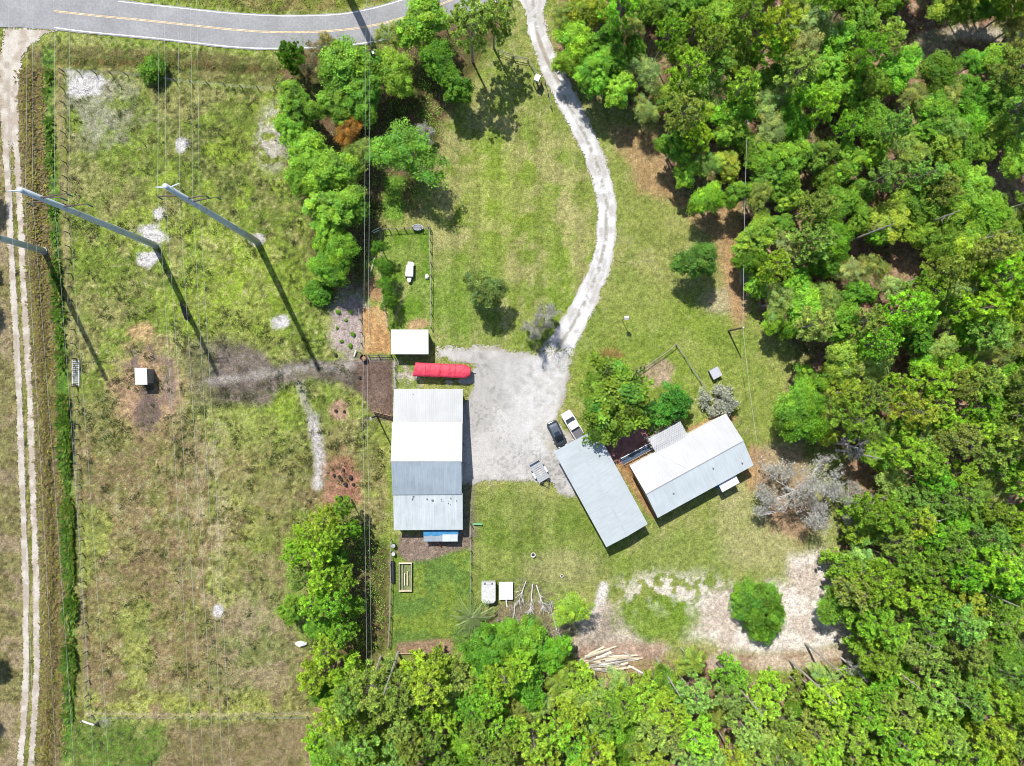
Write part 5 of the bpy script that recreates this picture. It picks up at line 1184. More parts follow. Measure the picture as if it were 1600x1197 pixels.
# dark estate car, nose towards the garage (+x is forward)
cc = W(870.3, 678.2, .7); car = thing('parked_car', 'dark grey car parked nose-in at the garage beside the pickup', 'car', (cc.x, cc.y, .02), math.atan2(-39.5, 18.8))
hull([(-2.17, .62, .40, .92), (-2.08, .80, .30, .99), (-1.6, .89, .25, 1.0), (0, .91, .25, .98), (1.0, .90, .25, .95), (1.7, .86, .27, .86), (2.05, .74, .34, .74), (2.17, .55, .42, .64)]).build('body', 'car_dark', car, smooth=True)
hull([(-2.02, .56, .90, 1.02), (-1.75, .68, .90, 1.38), (-1.3, .70, .90, 1.46), (.1, .70, .90, 1.46), (.45, .69, .90, 1.36), (1.12, .62, .88, .98)], cr=.2).build('window_glass', 'glass', car, smooth=True)
hull([(-1.72, .60, 1.38, 1.415), (-1.3, .63, 1.42, 1.49), (0, .63, 1.42, 1.49), (.22, .61, 1.40, 1.455)], cr=.03).build('roof', mat('bluish_car_roof', (.07, .085, .105), .25, .2, spec=.6), car, smooth=True)
MB().box((-.12, 0, 1.487), (.62, .86, .022)).build('sunroof', 'glass', car)
for x in (-1.32, 1.32):
    for y in (-.82, .82): wheel(car, x, y)
for y in (-.58, .58):
    MB().box((2.06, y, .68), (.14, .3, .12)).build('headlight', 'lamp', car); MB().box((-2.11, y, .82), (.1, .26, .14)).build('tail_light', 'red_lens', car)
for y in (-1, 1): MB().box((.62, y * .99, 1.0), (.14, .2, .12)).build('mirror', 'car_dark', car)
# white pickup, nose towards the driveway
pc = W(895.2, 664.2, .8); truck = thing('pickup_truck', 'white pickup truck with dark bed cover parked beside the dark car', 'pickup truck', (pc.x, pc.y, .02), math.atan2(38.5, -23.0))
hull([(-2.28, .78, .5, .98), (-2.2, .86, .45, 1.02), (0, .88, .40, 1.02), (1.0, .88, .38, 1.02), (1.9, .86, .40, .96), (2.2, .78, .45, .88), (2.28, .62, .5, .78)], cr=.1).build('body', 'car_white', truck, smooth=True)
hull([(-.62, .72, .95, 1.40), (-.5, .74, .95, 1.56), (.5, .73, .95, 1.56), (.78, .72, .95, 1.42), (1.22, .70, .95, 1.05)], cr=.14).build('window_glass', 'glass', truck, smooth=True)
hull([(-.52, .68, 1.53, 1.575), (-.3, .70, 1.53, 1.60), (.40, .70, 1.53, 1.60), (.58, .67, 1.50, 1.55)], cr=.03).build('roof', 'car_white', truck, smooth=True)
MB().box((-1.48, 0, 1.035), (1.5, 1.5, .04)).build('bed_cover', 'bed_cover', truck)
MB().box((-2.27, 0, .8), (.06, 1.5, .45)).build('tailgate', 'bed_cover', truck); MB().box((-2.36, 0, .5), (.14, 1.6, .14)).build('bumper', 'black', truck); MB().box((2.3, 0, .5), (.14, 1.5, .18)).build('bumper', 'chrome', truck)
MB().add([(1.05, -.45, 1.032), (1.9, -.35, .985), (1.9, .35, .985), (1.05, .45, 1.032)], [(0, 1, 2, 3)]).build('hood_panel', 'car_white', truck)
for x in (-1.35, 1.4):
    for y in (-.80, .80): wheel(truck, x, y, .37, .24)
for y in (-.62, .62):
    MB().box((2.2, y, .76), (.1, .28, .14)).build('headlight', 'lamp', truck); MB().box((-2.26, y * 1.25, .85), (.07, .12, .3)).build('tail_light', 'red_lens', truck)
for y in (-1, 1): MB().box((.95, y * .98, 1.12), (.12, .22, .16)).build('mirror', 'black', truck)
# flat utility trailer with gaps between its boards
tc = W(843, 737, .6); ut = thing('utility_trailer', 'flat grey utility trailer with slatted deck on the gravel yard', 'trailer', (tc.x, tc.y, .02), math.radians(-60))
for k in range(10):
    if k in (3, 4, 5, 6): 
        for y in (-.62, .62): MB().box((-1.5 + k * .32, y, .58), (.28, .5, .05)).build('deck_board', 'galv', ut)
        MB().box((-1.5 + k * .32, 0, .58), (.17, .72, .05)).build('deck_board', 'dirty_white', ut)
    else: MB().box((-1.5 + k * .32, 0, .58), (.29, 1.74, .05)).build('deck_board', 'galv', ut)
for y in (-.9, .9):
    MB().box((-.05, y, .52), (3.4, .08, .14)).build('side_rail', 'galv', ut); MB().box((.1, y * 1.16, .78), (.95, .24, .05)).build('mudguard', 'trim', ut)
    wheel(ut, .35, y * 1.14, .3, .2); wheel(ut, -.35, y * 1.14, .3, .2)
    MB().beam((1.65, y * .8, .5), (2.75, 0, .48), .09, .1).build('drawbar', 'wood_dark', ut); MB().box((1.72, y * .62, .55), (.2, .5, .3)).build('toolbox', 'black', ut)
MB().box((-1.72, 0, .85), (.06, 1.7, .6)).build('tail_ramp', 'galv', ut)
# red covered boat on its trailer
b0 = W(691.5, 579, 1.9); boat = thing('covered_boat', 'long bright red tarp-covered boat on a trailer between shed and barn', 'boat', (b0.x, b0.y, 0), math.radians(-2.4))
rows = []; rb = np.random.default_rng(12)
for k in range(41):
    t = k / 40; x = -4.35 + 8.6 * t; tp = max(0, (t - .90) / .10); wd = 1.06 * (1 - .38 * tp) * (1 + .02 * rb.normal()); hh = 2.0 - .10 * tp + .03 * rb.normal()
    wr = .045 * math.sin(t * 55) + .03 * rb.normal(); sk = .16 * (1 - t)
    rows.append([(x + sk * y / 1.0 + .02 * rb.normal(), y, z) for y, z in ((-wd * .97, 1.0 + .05 * math.sin(t * 31)), (-wd, hh - .25), (-wd * .93, hh - .05), (-wd * .62, hh + .03 + wr * .6), (-wd * .30, hh + .08 - wr), (0, hh + .15 + .02 * rb.normal()), (wd * .30, hh + .08 + wr), (wd * .62, hh + .03 - wr * .6), (wd * .93, hh - .05), (wd, hh - .25), (wd * .97, 1.0 + .05 * math.cos(t * 27)))])
MB().loft(rows).build('cover', 'tarp_red', boat, smooth=True)
for x in (-2.6, -.4, 1.9): MB().tube([(x, -1.09, 1.3), (x, -1.06, 1.98), (x, 0, 2.22), (x, 1.06, 1.98), (x, 1.09, 1.3)], .022, 4).build('tie_strap', 'tarp_red', boat)
MB().loft([ring(x, w, z0, 1.0, .2) for x, w, z0 in ((-4.1, .95, .5), (0, .98, .45), (2.6, .9, .5), (3.7, .55, .65), (4.05, .2, .8))]).build('hull', 'dirty_white', boat, smooth=True)
MB().box((.4, 0, .42), (6.6, .16, .14)).box((-.5, 0, .40), (.14, 1.7, .12)).build('trailer_frame', 'galv', boat); MB().beam((3.6, 0, .42), (5.0, 0, .42), .12, .1).build('drawbar', 'galv', boat)
for x in (-1.2, -.4):
    for y in (-.95, .95): wheel(boat, x, y, .32, .2)
# white enclosed trailer and white flat panel trailer near the brush
ec = W(763.3, 926, 1.3); et = thing('cargo_trailer', 'weathered white box trailer with pointed nose beside the brush pile', 'trailer', (ec.x, ec.y, 0))
MB().prism([(-1.05, 1.62), (-1.05, -1.15), (-.75, -1.5), (0, -1.62), (.75, -1.5), (1.05, -1.15), (1.05, 1.62)], .45, 1.52).build('body', 'dirty_white', et)
MB().prism([(-1.08, 1.65), (-1.08, -1.15), (-.77, -1.53), (0, -1.65), (.77, -1.53), (1.08, -1.15), (1.08, 1.65)], 1.524, 1.58).build('roof', 'dirty_white', et)
for x in (-.55, .55): MB().box((x, 1.45, 1.6), (.2, .28, .05)).build('roof_vent', 'black', et)
MB().box((0, 1.3, 1.6), (.7, .1, .04)).build('roof_vent', 'galv', et)
for y in (-.45, .45):
    for x in (-1.0, 1.0): o = MB().lathe([(.001, -.1), (.3, -.1), (.3, .1), (.001, .1)], n=14).build('wheel', 'black', et, (x * .98, y, .3)); o.rotation_euler = (0, math.pi / 2, 0)
MB().beam((0, -1.5, .42), (0, -2.5, .42), .12, .1).build('drawbar', 'galv', et)
fc = W(790.5, 923.5, .8); ft = thing('flat_trailer', 'clean white flat-topped trailer beside the weathered box trailer', 'trailer', (fc.x, fc.y, 0))
MB().box((0, .02, .74), (2.15, 2.75, .1)).build('deck', 'white_plastic', ft); MB().box((0, 0, .60), (1.9, 2.5, .14)).build('frame', 'black', ft)
for x in (-.9, .9): o = MB().lathe([(.001, -.1), (.3, -.1), (.3, .1), (.001, .1)], n=14).build('wheel', 'black', ft, (x, -.2, .3)); o.rotation_euler = (0, math.pi / 2, 0)
MB().beam((0, -1.3, .55), (.2, -2.6, .5), .14, .12).build('drawbar', 'trim', ft)

# ------------------------------------------------------------------ things in pens and yards
p = W(640, 424, .6); c = thing('wheeled_cart', 'small white cart standing in the middle of the grass pen', 'cart', (p.x, p.y, 0), math.radians(-93))
MB().loft([ring(x, w, .3, z, .1) for x, w, z in ((-.95, .50, .85), (-.85, .58, .95), (.75, .62, .95), (.85, .58, .9))]).build('body', 'white_plastic', c)
MB().box((-1.25, .05, .45), (.5, .85, .14)).build('step', 'white_plastic', c); MB().box((-1.1, .5, .5), (.4, .3, .3)).build('side_box', 'trim', c)
MB().prism([(.95, -.33), (1.55, -.25), (1.72, 0), (1.55, .25), (.95, .33)], .35, .6).build('nose', 'white_plastic', c)
for x in (-.6, .6):
    for y in (-.6, .6): wheel(c, x, y, .22, .14)
p = W(652.5, 355.5, .4); o = thing('water_trough', 'oval metal water trough at the north fence of the grass pen', 'trough', (p.x, p.y, 0))
MB().lathe([(.66, 0), (.74, .02), (.78, .55), (.80, .58), (.74, .58), (.70, .12), (.001, .12)], n=24, sx=1.1, sy=.58).build('tub', 'galv', o, smooth=False); MB().lathe([(.72, 0), (.001, .002)], (0, 0, .46), 24, 1.1, .58).build('water', 'water', o)
p = W(568, 559, .5); o = thing('fire_barrel', 'round rusty open barrel at the corral gate', 'barrel', (p.x, p.y, 0))
MB().lathe([(.001, .05), (.48, .0), (.50, .4), (.52, .42), (.50, .85), (.53, .88), (.47, .88), (.45, .1), (.001, .1)], n=22).build('shell', 'rust', o); MB().lathe([(.44, 0), (.3, .12), (.001, .2)], (0, 0, .35), 12).build('ash', 'wood_red', o)
for px, py, h, r_, m_, lab in ((614.5, 853, .9, .33, 'green_dark', 'dark green lidded barrel by the yard fence'), (614.5, 866, .75, .29, 'white_plastic', 'white lidded barrel by the yard fence')):
    p = W(px, py, h); o = thing('storage_barrel', lab, 'barrel', (p.x, p.y, 0))
    MB().lathe([(.001, 0), (r_ * .9, 0), (r_, h * .3), (r_, h * .7), (r_ * .92, h)], n=18).build('drum', m_, o, smooth=True); MB().lathe([(r_ * .96, h), (r_ * .96, h + .05), (.001, h + .07)], n=18).build('lid', 'dirty_white' if m_ == 'white_plastic' else 'galv', o)
p = W(613.5, 894, .35); o = thing('culvert_pipe', 'black plastic pipe lying along the west yard fence', 'pipe', (p.x, p.y, .30), math.radians(91))
MB().tube([(-1.65, 0, 0), (1.65, 0, 0)], .30, 14, cap=False).build('shell', 'black', o, smooth=True)
for k in range(11): 
    q = MB().lathe([(.305, -.05), (.335, -.03), (.335, .03), (.305, .05)], n=14).build('rib', 'black', o, (-1.5 + k * .3, 0, 0)); q.rotation_euler = (0, math.pi / 2, 0)
# garden frame
p0, p1 = W(624, 880, .4), W(643, 923, .4); gx0, gy0 = (p0.x + p1.x) / 2, (p0.y + p1.y) / 2; gw_, gh_ = p1.x - p0.x, p0.y - p1.y
o = thing('raised_garden_bed', 'rectangular pale timber garden frame in the fenced yard', 'garden frame', (gx0, gy0, 0))
for s in (-1, 1):
    MB().box((s * gw_ / 2, 0, .32), (.13, gh_ - .16, .5)).build('side_board', 'wood_grey', o); MB().box((0, s * gh_ / 2, .34), (gw_ + .13, .14, .54)).build('end_board', 'wood_pale', o)
MB().box((0, 0, .08), (gw_ - .14, gh_ - .16, .14)).build('soil', mat('garden_soil', (.10, .12, .045), .95, var=.45, scale=3), o)
for x, l_, y in ((-.15, 1.9, -.35), (.3, 2.2, -.2)): MB().box((x, y, .45), (.13, l_, .05)).build('slat', 'wood_pale', o)
MB().box((-.42, 0, .45), (.06, gh_ - .4, .05)).build('slat', 'wood_grey', o)
p = W(1118, 583, .9); o = thing('grey_shed_box', 'small grey box cabinet alone on the east lawn', 'cabinet', (p.x, p.y, 0), math.radians(28))
MB().box((0, 0, .5), (1.45, 1.45, .96)).build('body', 'bed_cover', o); MB().box((0, 0, 1.03), (1.6, 1.6, .09), taper=.96).build('lid', mat('grey_lid', (.27, .27, .30), .6), o); MB().box((0, -.74, .6), (.1, .04, .1)).build('latch', 'chrome', o)
p = W(972, 500); o = thing('bird_house', 'white bird house on a thin pole on the lawn', 'bird house', (p.x, p.y, 0))
MB().tube([(0, 0, -.2), (0, 0, 3.2)], .05, 6).build('pole', 'wood_dark', o); MB().box((0, 0, 3.4), (.5, .45, .42)).build('box', 'white_plastic', o)
MB().add([(-.32, -.3, 3.61), (.32, -.3, 3.61), (.32, 0, 3.85), (-.32, 0, 3.85), (-.32, .3, 3.61), (.32, .3, 3.61)], [(0, 1, 2, 3), (3, 2, 5, 4), (0, 3, 4), (1, 5, 2)]).build('roof', 'white_plastic', o)
p = W(839.5, 121.5, 1.9); o = thing('gate_kiosk', 'small white box on a dark timber frame beside the driveway', 'kiosk', (p.x, p.y, 0), math.radians(-22))
MB().box((0, 0, 1.75), (.75, .95, .4)).build('box', 'white_plastic', o); MB().box((0, 0, 1.98), (.82, 1.02, .05)).build('lid', 'white_plastic', o)
for x in (-.34, .34):
    for y in (-.42, .42): MB().box((x, y, .78), (.1, .1, 1.55)).build('leg', 'wood_dark', o)
MB().box((.75, -.35, .7), (.12, 1.2, 1.4)).build('side_frame', 'wood_dark', o); MB().beam((.05, -.5, 1.2), (.72, -.8, 1.2), .1, .1).build('brace', 'wood_dark', o)
# pale concrete headwall on the drive's other side
for i, (px, py, l_, w_, a_) in enumerate(((869, 107, 1.5, .55, -58), (879, 126, 1.3, .6, -52))):
    p = W(px, py, .3); k = MB().box((0, 0, .12), (l_, w_, .42), taper=.9).build('culvert_headwall', 'stone', None, (p.x, p.y, 0.03), math.radians(a_)); tag(k, ('northern' if i == 0 else 'southern') + ' white concrete kerb block on the east side of the driveway', 'kerb block')
p = W(746.5, 819, .5); o = thing('garden_bench', 'low green bench on the lawn east of the barn', 'bench', (p.x, p.y, 0), math.radians(-3))
MB().box((0, 0, .45), (1.35, .22, .06)).build('seat', 'green_paint', o)
for x in (-.5, .5): MB().box((x, 0, .22), (.08, .2, .44)).build('leg', 'green_dark', o)
for i, (px, py) in enumerate(((833, 867), (878, 900))):
    p = W(px, py, .3); o = thing('fire_pot', ('round pot with pale rim on the lawn north of the brush pile', 'small pot on the lawn beside the dry patch')[i], 'pot', (p.x, p.y, 0)); s = 1 - .35 * i
    MB().lathe([(.001, .05), (.25 * s, 0), (.36 * s, .35 * s), (.39 * s, .45 * s), (.30 * s, .45 * s), (.22 * s, .12), (.001, .12)], n=16).build('bowl', 'stone', o); MB().lathe([(.31 * s, 0), (.001, .04)], (0, 0, .30 * s), 12).build('ash', 'charred', o)
p = W(471, 1006, .25); b_ = MB(); r = np.random.default_rng(9)
b_.lathe([(.001, -.05), (.75, .0), (.95, .22), (.7, .5), (.3, .62), (.001, .64)], n=11, sx=1.0, sy=.45); b_.v = [(x + r.normal() * .07, y + r.normal() * .05, z + r.normal() * .03) for x, y, z in b_.v]
tag(b_.build('white_rock', 'white_plastic', None, (p.x, p.y, 0)), 'white slab-like rock at the pasture edge below the olive tree', 'rock')
p = W(667, 432, .3); b_ = MB(); b_.lathe([(.001, -.05), (.3, 0), (.34, .2), (.18, .42), (.001, .45)], n=9, sy=1.3); b_.v = [(x + r.normal() * .04, y + r.normal() * .04, z) for x, y, z in b_.v]
tag(b_.build('white_rock', 'stone', None, (p.x, p.y, 0)), 'small white rock at the east fence of the grass pen', 'rock')
# loose metal rails lying by the pen
for i, (a, b) in enumerate((((581, 362), (593, 355.5)), ((583, 364), (592, 360)))):
    p, q = W(*a, .5), W(*b, .5)
    tag(MB().beam((0, 0, 0), q - p, .10, .08).build('metal_rail', 'trim', None, p), ('longer' if i == 0 else 'shorter') + ' pale rail leaning at the north-west corner of the grass pen', 'rail')
p, q = W(579, 425, .4), W(585, 403, .4); tag(MB().beam((0, 0, 0), q - p, .08, .08).build('metal_rail', 'galv', None, p), 'grey rail lying among shrubs west of the grass pen', 'rail')
p, q = W(553, 557, .25), W(556, 547, .45); tag(MB().beam((0, 0, 0), q - p, .18, .06).build('white_board', 'white_plastic', None, p), 'short white board lying west of the rusty barrel', 'board')

# burnt stumps in the mulch and litter
STUMPS = [(537, 735), (530, 745), (533, 749), (548, 746), (540, 757), (552, 757), (522, 743), (532, 778), (553, 790), (565, 820), (525, 642), (538, 643), (568, 683), (525, 555), (562, 590)]
s0_ = None
for i, (px, py) in enumerate(STUMPS):
    p = W(px, py); s = random.uniform(.7, 1.2)
    if s0_ is None:
        b_ = MB(); b_.lathe([(.34, -.05), (.26, .08), (.22, .34), (.001, .30)], n=9); b_.v = [(x + random.gauss(0, .025), y + random.gauss(0, .025), z + random.gauss(0, .03)) for x, y, z in b_.v]
        o = b_.build('tree_stump', 'charred'); s0_ = o
    else: o = link_copy(s0_, None)
    o.location = (p.x, p.y, 0); o.scale = (s, s, s * 1.2); o.rotation_euler = (0, 0, i)
    same = [q for q in (STUMPS[:10] if i < 10 else STUMPS[10:])]; rank = sorted(same, key=lambda q: q[1]).index((px, py))
    tag(o, ('dark burnt stump in the reddish mulch, ' if i < 10 else 'dark burnt stump on bare soil above the mulch, ') + NTH[rank] + ' from the north', 'stump', 'burnt stumps in the mulch' if i < 10 else 'burnt stumps on bare soil')

# lumber pile: every log its own object
r = np.random.default_rng(77)
LOGS = [(913, 1027, 955, 1014), (905, 1032, 950, 1019), (912, 1036, 960, 1021), (918, 1038, 962, 1023), (908, 1040, 958, 1026), (925, 1034, 985, 1023), (930, 1030, 993, 1024), (925, 1040, 990, 1027), (935, 1038, 996, 1028), (940, 1041, 992, 1031), (950, 1043, 985, 1032), (945, 1046, 982, 1036), (928, 1042, 975, 1047), (915, 1041, 950, 1040), (938, 1036, 968, 1044), (958, 1039, 980, 1040), (962, 1036, 988, 1035), (905, 1037, 940, 1030), (935, 1026, 958, 1017), (975, 1018, 984, 1021), (950, 1034, 970, 1029), (930, 1046, 968, 1050), (900, 1038, 925, 1030), (960, 1046, 990, 1042), (968, 1030, 1000, 1026), (914, 1044, 945, 1046), (985, 1040, 1004, 1048), (942, 1050, 966, 1042), (992, 1046, 1010, 1060), (920, 1022, 944, 1012)]
lm = ['wood_pale', 'bark_grey', 'stone', 'wood_grey', 'wood_red', 'wood_pale']
for i, (a, b, c, d) in enumerate(LOGS):
    z = .14 + .10 * (i % 4); p, q = W(a + r.normal() * 2, b + r.normal() * 2, z), W(c + r.normal() * 3, d + r.normal() * 2.5, z + r.normal() * .06)
    o = MB().beam((0, 0, 0), q - p, r.uniform(.14, .32), r.uniform(.1, .2)).build('sawn_log', lm[i % 6], None, p) if i % 3 else MB().tube([(0, 0, 0), (q - p) * .5, q - p], [.15, .14, .12], 7).build('sawn_log', lm[i % 6], None, p)
    rank = sorted(range(len(LOGS)), key=lambda k: LOGS[k][1] + LOGS[k][3]).index(i)
    tag(o, f'{["pale", "grey-brown", "whitish", "grey", "reddish", "pale"][i % 6]} {"squared" if i % 3 else "round"} log in the lumber heap, {NTH[rank]} counted from its north side' if i != 19 else 'short pale log lying apart just above the lumber heap', 'log', 'sawn logs of the lumber heap' if i != 19 else None)
# bare trunks and fallen boughs
def fallen(a, b, rad, label, twigs=9, seed=0, m='twig', z=.25):
    r = np.random.default_rng(seed); p, q = W(*a, z), W(*b, z + .4); d = q - p; B = MB()
    B.tube([(0, 0, 0), d * .5 + Vector((0, 0, .15)), d], [rad, rad * .7, rad * .3], 6)
    o = B.build('trunk', m); B = MB()
    for k in range(twigs):
        t = r.uniform(.3, 1); s = d * t + Vector((0, 0, .1)); n = Vector((-d.y, d.x, 0)).normalized() * (1 if k % 2 else -1)
        e = s + (d.normalized() * r.uniform(.5, 1.1) + n * r.uniform(.3, .9)) * r.uniform(.6, 1.5) + Vector((0, 0, r.uniform(.1, .5)))
        B.tube([s, s.lerp(e, .5) + Vector((0, 0, .1)), e], [rad * .4, rad * .28, .012], 4, cap=False)
        for j in range(3):
            f = s.lerp(e, r.uniform(.4, 1)); g = f + Vector(r.normal(size=3)) * .35; g.z = max(g.z, -.1); B.tube([f, g], [.022, .01], 3, cap=False)
    t = thing('fallen_branch', label, 'fallen branch', p); o.parent = t; B.build('twigs', m, t)
fallen((832, 913), (828, 965), .10, 'long bare fallen bough pointing at the north lawn', 14, 1)
fallen((838, 914), (852, 956), .10, 'bare fallen bough closest to the yellow-green shrub', 12, 2)
fallen((822, 908), (808, 945), .08, 'pale fallen bough beside the flat white trailer', 12, 3)
fallen((805, 942), (800, 985), .09, 'grey fallen bough below the flat white trailer', 10, 4)
fallen((870, 985), (858, 940), .09, 'bare bough lying across the litter by the yellow-green shrub', 10, 5)
fallen((886, 1020), (872, 985), .10, 'bare grey bough beside the lumber heap', 8, 6)
fallen((1375, 718), (1408, 726), .12, 'straight pale dead trunk lying in the dark wood gap', 4, 7, z=2.5)
for i, (a, b) in enumerate((((919, 1042), (928, 1074)), ((928, 1048), (938, 1090)), ((953, 1048), (964, 1074)))):
    p, q = W(*a, .3), W(*b, .5); tag(MB().tube([(0, 0, 0), q - p], [.13, .09], 7).build('leaning_log', 'bark_grey', None, p), ('westernmost', 'middle', 'easternmost')[i] + ' of three grey logs lying south of the lumber heap', 'log')

# ------------------------------------------------------------------ black horse in the pole's shadow
def skin_body(name, verts, edges, radii, m, parent, root=0, sub=2):
    me = bpy.data.meshes.new(name); me.from_pydata(verts, edges, []); o = bpy.data.objects.new(name, me); COL.objects.link(o)
    md = o.modifiers.new('skin', 'SKIN')
    for v, q in zip(me.skin_vertices[0].data, radii): v.radius = (q, q) if not isinstance(q, tuple) else q
    me.skin_vertices[0].data[root].use_root = True
    o.modifiers.new('sub', 'SUBSURF').render_levels = sub; o.modifiers['sub'].levels = sub
    dg = bpy.context.evaluated_depsgraph_get(); me2 = bpy.data.meshes.new_from_object(o.evaluated_get(dg))
    bpy.data.objects.remove(o); me2.name = name; me2.polygons.foreach_set('use_smooth', [True] * len(me2.polygons)); me2.materials.clear(); me2.materials.append(M[m])
    n = bpy.data.objects.new(name, me2); COL.objects.link(n); n.parent = parent; return n
p = W(288.5, 489, 1.2); horse = thing('horse', 'black horse with white face standing in the shadow of a steel pole', 'horse', (p.x, p.y, 0), math.radians(112))
HV = [(0, 0, 1.12), (-.45, 0, 1.16), (-.85, 0, 1.18), (-1.08, 0, 1.12), (.45, 0, 1.14), (.80, 0, 1.18), (1.10, 0, 1.28), (1.42, .06, 1.22), (1.68, .12, .98), (1.86, .16, .74),
      (-.92, .20, .98), (-.86, .22, .68), (-1.02, .22, .42), (-.98, .22, .10), (-.92, -.20, .98), (-.78, -.22, .68), (-.94, -.22, .42), (-.90, -.22, .10),
      (.72, .19, .92), (.74, .20, .55), (.72, .20, .30), (.76, .20, .08), (.72, -.19, .92), (.86, -.20, .55), (.90, -.20, .30), (.94, -.20, .08), (1.60, .06, 1.10), (-1.18, 0, 1.02), (-1.26, 0, .6)]
HE = [(0, 1), (1, 2), (2, 3), (0, 4), (4, 5), (5, 6), (6, 7), (7, 26), (26, 8), (8, 9), (2, 10), (10, 11), (11, 12), (12, 13), (2, 14), (14, 15), (15, 16), (16, 17), (5, 18), (18, 19), (19, 20), (20, 21), (5, 22), (22, 23), (23, 24), (24, 25), (3, 27), (27, 28)]
HR = [.34, .35, .33, .20, .33, .28, .21, .16, .12, .08, .19, .12, .075, .065, .19, .12, .075, .065, .15, .09, .06, .065, .15, .09, .06, .065, .14, .05, .035]
skin_body('body', HV, HE, HR, 'horse_black', horse)
MB().tube([(1.55, .10, 1.24), (1.74, .14, 1.02), (1.90, .18, .74)], [.05, .075, .06], 6).build('white_blaze', 'horse_white', horse, smooth=True)
for x, y in ((-.98, .22), (-.90, -.22), (.76, .20), (.94, -.20)): MB().tube([(x - .02, y, .34), (x, y, .2), (x, y, .03)], [.07, .075, .085], 8).build('white_sock', 'horse_white', horse, smooth=True)
for y in (0, .13): MB().tube([(1.45, y, 1.30), (1.42, y - .01, 1.46)], [.045, .012], 5).build('ear', 'horse_black', horse)
MB().tube([(1.45, .05, 1.36), (1.1, 0, 1.50), (.75, 0, 1.46)], [.03, .05, .04], 5).build('mane', 'horse_black', horse)
MB().tube([(-1.16, 0, 1.15), (-1.32, .02, .85), (-1.34, .03, .45)], [.05, .09, .03], 6).build('tail', 'horse_black', horse)
# ------------------------------------------------------------------ uncountable growth: pasture weeds, lawn grass, ditch weeds, undergrowth
def blades(name, X, Y, size, col, label, nb=6, spread=.55, lean=.75, rise=.5, width=.2, cat='grass', gain=1.35):
    """tufts of grass blades standing on the ground"""
    n = len(X); r = np.random.default_rng(len(X)); m = n * nb
    zi = Z[np.clip(np.searchsorted(gy, Y), 0, ny - 1), np.clip(np.searchsorted(gx, X), 0, nx - 1)]
    c = np.stack([np.repeat(X, nb), np.repeat(Y, nb), np.repeat(zi - .02, nb)], 1); s = np.repeat(size, nb) * r.uniform(.6, 1.3, m)
    a = r.random(m) * 6.283; o = r.random(m) ** .5 * spread * np.repeat(size, nb)
    c[:, 0] += np.cos(a) * o; c[:, 1] += np.sin(a) * o
    b = a + r.normal(size=m) * .8
    d = np.stack([np.cos(b) * lean, np.sin(b) * lean, np.full(m, rise)], 1) * s[:, None]
    u = np.stack([-np.sin(b), np.cos(b), 0 * b], 1) * (s * width)[:, None]
    vs = np.stack([c - u * .5, c + u * .5, c + d * .6 + u, c + d, c + d * .6 - u], 1)[:, [0, 1, 2, 3, 4]]
    vs = np.stack([c, c + d * .55 + u, c + d * np.array([1.5, 1.5, .95]), c + d * .55 - u], 1).reshape(-1, 3)
    fs = np.arange(4 * m).reshape(m, 4)
    K = np.repeat(np.repeat(col, nb, 0) * r.uniform(.75, 1.25, (m, 1)), 4, 0)
    return tag(np_obj(name, np_mesh(name, vs, fs, np.clip(K * gain, .005, .6), 'tuft')), label, cat, kind='stuff')
gr = np.random.default_rng(3)
def scatter(poly, n, dens=None):
    xs = [W(*p) for p in poly]; x0, x1 = min(p.x for p in xs), max(p.x for p in xs); y0, y1 = min(p.y for p in xs), max(p.y for p in xs)
    X = gr.uniform(x0, x1, n); Y = gr.uniform(y0, y1, n); px, py = to_px(X, Y)
    k = sd_poly(px, py, poly) < 0
    if dens is not None: k &= gr.random(n) < dens(X, Y, px, py)
    return X[k], Y[k], px[k], py[k]
def gcol(X, Y):
    j = np.clip(np.searchsorted(gy, Y), 0, ny - 1); i = np.clip(np.searchsorted(gx, X), 0, nx - 1); return G[j, i]
def lum(c): return c @ np.array([.3, .6, .1])
PAST = [(103, 122), (300, 133), (432, 142), (438, 250), (478, 330), (486, 470), (520, 545), (600, 640), (605, 830), (520, 800), (440, 840), (445, 960), (482, 1040), (482, 1115), (138, 1115), (114, 600)]
ok = lambda X, Y, px, py: np.where(lum(gcol(X, Y)) > .22, .08, 1.0)
X, Y, px, py = scatter(PAST, 40000, lambda X, Y, px, py: ok(X, Y, px, py) * (.10 + .9 * sst(.46, .62, fbm(X, Y, 2.6, 4, 3))))
t = gr.random(len(X))[:, None]; base = gcol(X, Y)
c1 = np.where(t < .55, lin((124, 142, 62))[None], np.where(t < .8, lin((168, 172, 88))[None], lin((172, 156, 112))[None]))
blades('pasture_grass', X, Y, gr.uniform(.10, .26, len(X)), base * .45 + c1 * .55, 'rough pasture grass in uneven tufts', nb=5)
dk = lambda X, Y, px, py: ok(X, Y, px, py) * sst(.54, .66, fbm(X, Y, 2.2, 6, 3)) * (1 - .45 * sst(650, 900, py))
X, Y, px, py = scatter(PAST, 26000, dk)
def low_leaves(name, X, Y, per, spread, size, cols, label, rise=.1, cat='weeds'):
    n = len(X); c = np.stack([np.repeat(X, per), np.repeat(Y, per), 0 * np.repeat(X, per)], 1) + gr.normal(size=(n * per, 3)) * (spread, spread, 0)
    c[:, 2] = np.abs(gr.normal(size=n * per)) * rise + .02
    vs, fs = cards(c, unit(gr.normal(size=(n * per, 3)) * .45 + (0, 0, 1)), gr.uniform(.6, 1.4, n * per) * size, .55, gr)
    K = np.repeat(np.repeat(cols, per, 0) * gr.uniform(.7, 1.3, (n * per, 1)), 4, 0)
    return tag(np_obj(name, np_mesh(name, vs, fs, K, 'tuft')), label, cat, kind='stuff')
keep = gr.random(len(X)) < .5; X, Y = X[keep], Y[keep]
